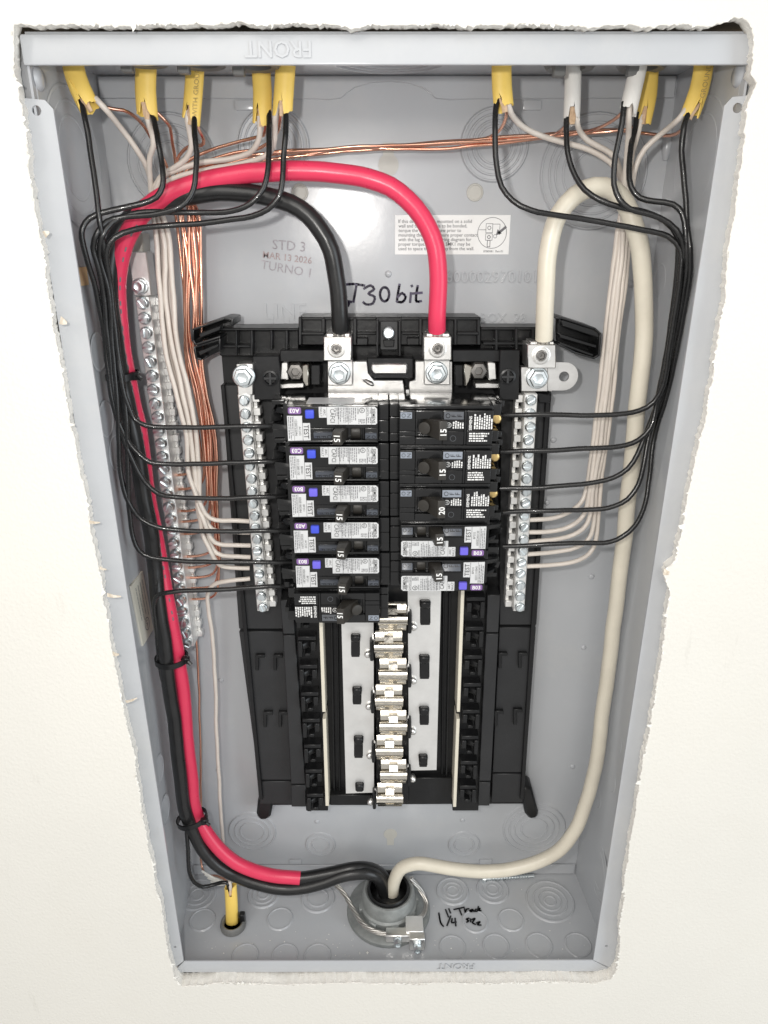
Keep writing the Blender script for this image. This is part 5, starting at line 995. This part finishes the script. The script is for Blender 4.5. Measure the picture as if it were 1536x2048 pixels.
# stranded bare bonding wire round the connector
gw = thing('bonding_wire', PZ(700, 1795, .004), 'twisted bare wire wrapped round the zinc connector', 'wire')
cp = [PZ(x, y, z) for x, y, z in [(668, 1764, .020), (690, 1790, .016), (706, 1818, .012), (726, 1848, .0105), (752, 1864, .0105), (782, 1868, .0105), (806, 1862, .011), (826, 1846, .012)]]
cp2 = [PZ(x, y, z) for x, y, z in [(826, 1846, .012), (848, 1826, .0105), (852, 1806, .012), (842, 1782, .018), (822, 1756, .030)]]
base_ = spline(cp + cp2[1:], .0022)
for k in range(5):
    pp = []
    for i, p in enumerate(base_):
        tt = (base_[min(i + 1, len(base_) - 1)] - base_[max(i - 1, 0)]).normalized(); s = tt.cross(ZA).normalized(); u = s.cross(tt); a = i * .42 + k * 2 * math.pi / 5; pp.append(p + (s * math.cos(a) + u * math.sin(a)) * .00135)
    put('strand', MB().tube(pp, .00095, 7), 'bright_wire', gw, smooth=60)
# grey bushing round the bottom cable
c = PZ(466, 1846, .004); bz = thing('cable_bushing', (c.x, c.y, 0), 'grey plastic bushing round the yellow cable in the floor', 'bushing')
put('collar', MB().lathe([(.0078, .0005), (.0108, .0005), (.0112, .003), (.0104, .0062), (.0094, .0070), (.0080, .0060)], 32, Vector((c.x, c.y, 0)), ZA, XA, close=True), 'grey_rubber', bz, smooth=45)
put('dark_opening', MB().lathe([(0, .0012), (.0090, .0012)], 24, Vector((c.x, c.y, 0)), ZA, XA), 'black_plastic', bz); put('latch', MB().box(c.x + .006, c.x + .0105, c.y - .001, c.y + .004, .002, .014), 'black_plastic', bz, bevel=.0006)
# cable connectors in the top wall
for x, y, lab, r in [(405, 128, 'grey cable connector above the third yellow cable', .0138), (512, 132, 'grey cable connector above the fourth yellow cable', .0138), (1140, 134, 'grey cable connector above the left white cable', .0142), (1284, 134, 'grey cable connector above the half hidden yellow cable', .0138), (292, 124, 'grey cable connector above the second yellow cable', .0130)]:
    q = PZ(x, y, BH - .006); q.y = max(q.y, .030); o = Vector((q.x, q.y, BH - .0002)); cc = thing('cable_connector', o, lab, 'cable connector', 'grey connectors in the box top')
    put('collar', MB().lathe([(.0085, .0003), (r, .0003), (r + .0006, .002), (r, .0052), (r - .0018, .0072), (.0085, .0064)], 30, o, -ZA, XA, close=True), 'grey_rubber', cc, smooth=45); put('tongue', MB().box(o.x - r * .8, o.x - r * .35, o.y - r * .92, o.y - r * .5, o.z - .0125, o.z - .004), 'grey_rubber', cc, bevel=.0006)
# a loose zinc plated screw behind the white feeder
a, c = PZ(968, 1758, .003), PZ(1068, 1752, .003); ls = thing('loose_screw', (a.x, a.y, 0), 'bluish zinc screw lying on the box floor behind the cream feeder', 'screw'); ax = (c - a)
put('shank', MB().tube([a, a.lerp(c, .5), c], .0016, 10), 'bolt_zinc', ls, smooth=60); put('head', MB().lathe([(0, .0022), (.0026, .0018), (.0036, 0), (.0036, -.0012)], 16, a, -ax, ZA), 'bolt_zinc', ls, smooth=40)
for k in range(14): q = a.lerp(c, .15 + k * .055); put('thread', MB().lathe([(.0016, -.0005), (.0024, 0), (.0016, .0005)], 10, q, ax, ZA), 'bolt_zinc', ls, smooth=60)
# plaster crumbs fallen on the floor of the box and its lower rim
e = MB(); rnd = random.Random(9)
for k in range(150):
    x = rnd.uniform(-.165, .165); y = rnd.choice([rnd.uniform(.004, .09), rnd.uniform(.004, .03)]); r = rnd.uniform(.0002, .0007) * (2 if rnd.random() < .05 else 1); o = Vector((x + rack(y, 0), y, r * .6))
    vs = [o + Vector((rnd.uniform(.6, 1.2) * r * q[0], rnd.uniform(.6, 1.2) * r * q[1], rnd.uniform(.5, 1) * r * q[2])) for q in ((1, 0, 0), (-1, 0, 0), (0, 1, 0), (0, -1, 0), (0, 0, 1), (0, 0, -.6))]
    e.add(vs, [(0, 2, 4), (2, 1, 4), (1, 3, 4), (3, 0, 4), (2, 0, 5), (1, 2, 5), (3, 1, 5), (0, 3, 5)])
tag(put('drywall_crumbs', e, 'torn_paper', None, smooth=0), 'tiny white drywall crumbs scattered on the box floor', 'crumbs', None, 'stuff')
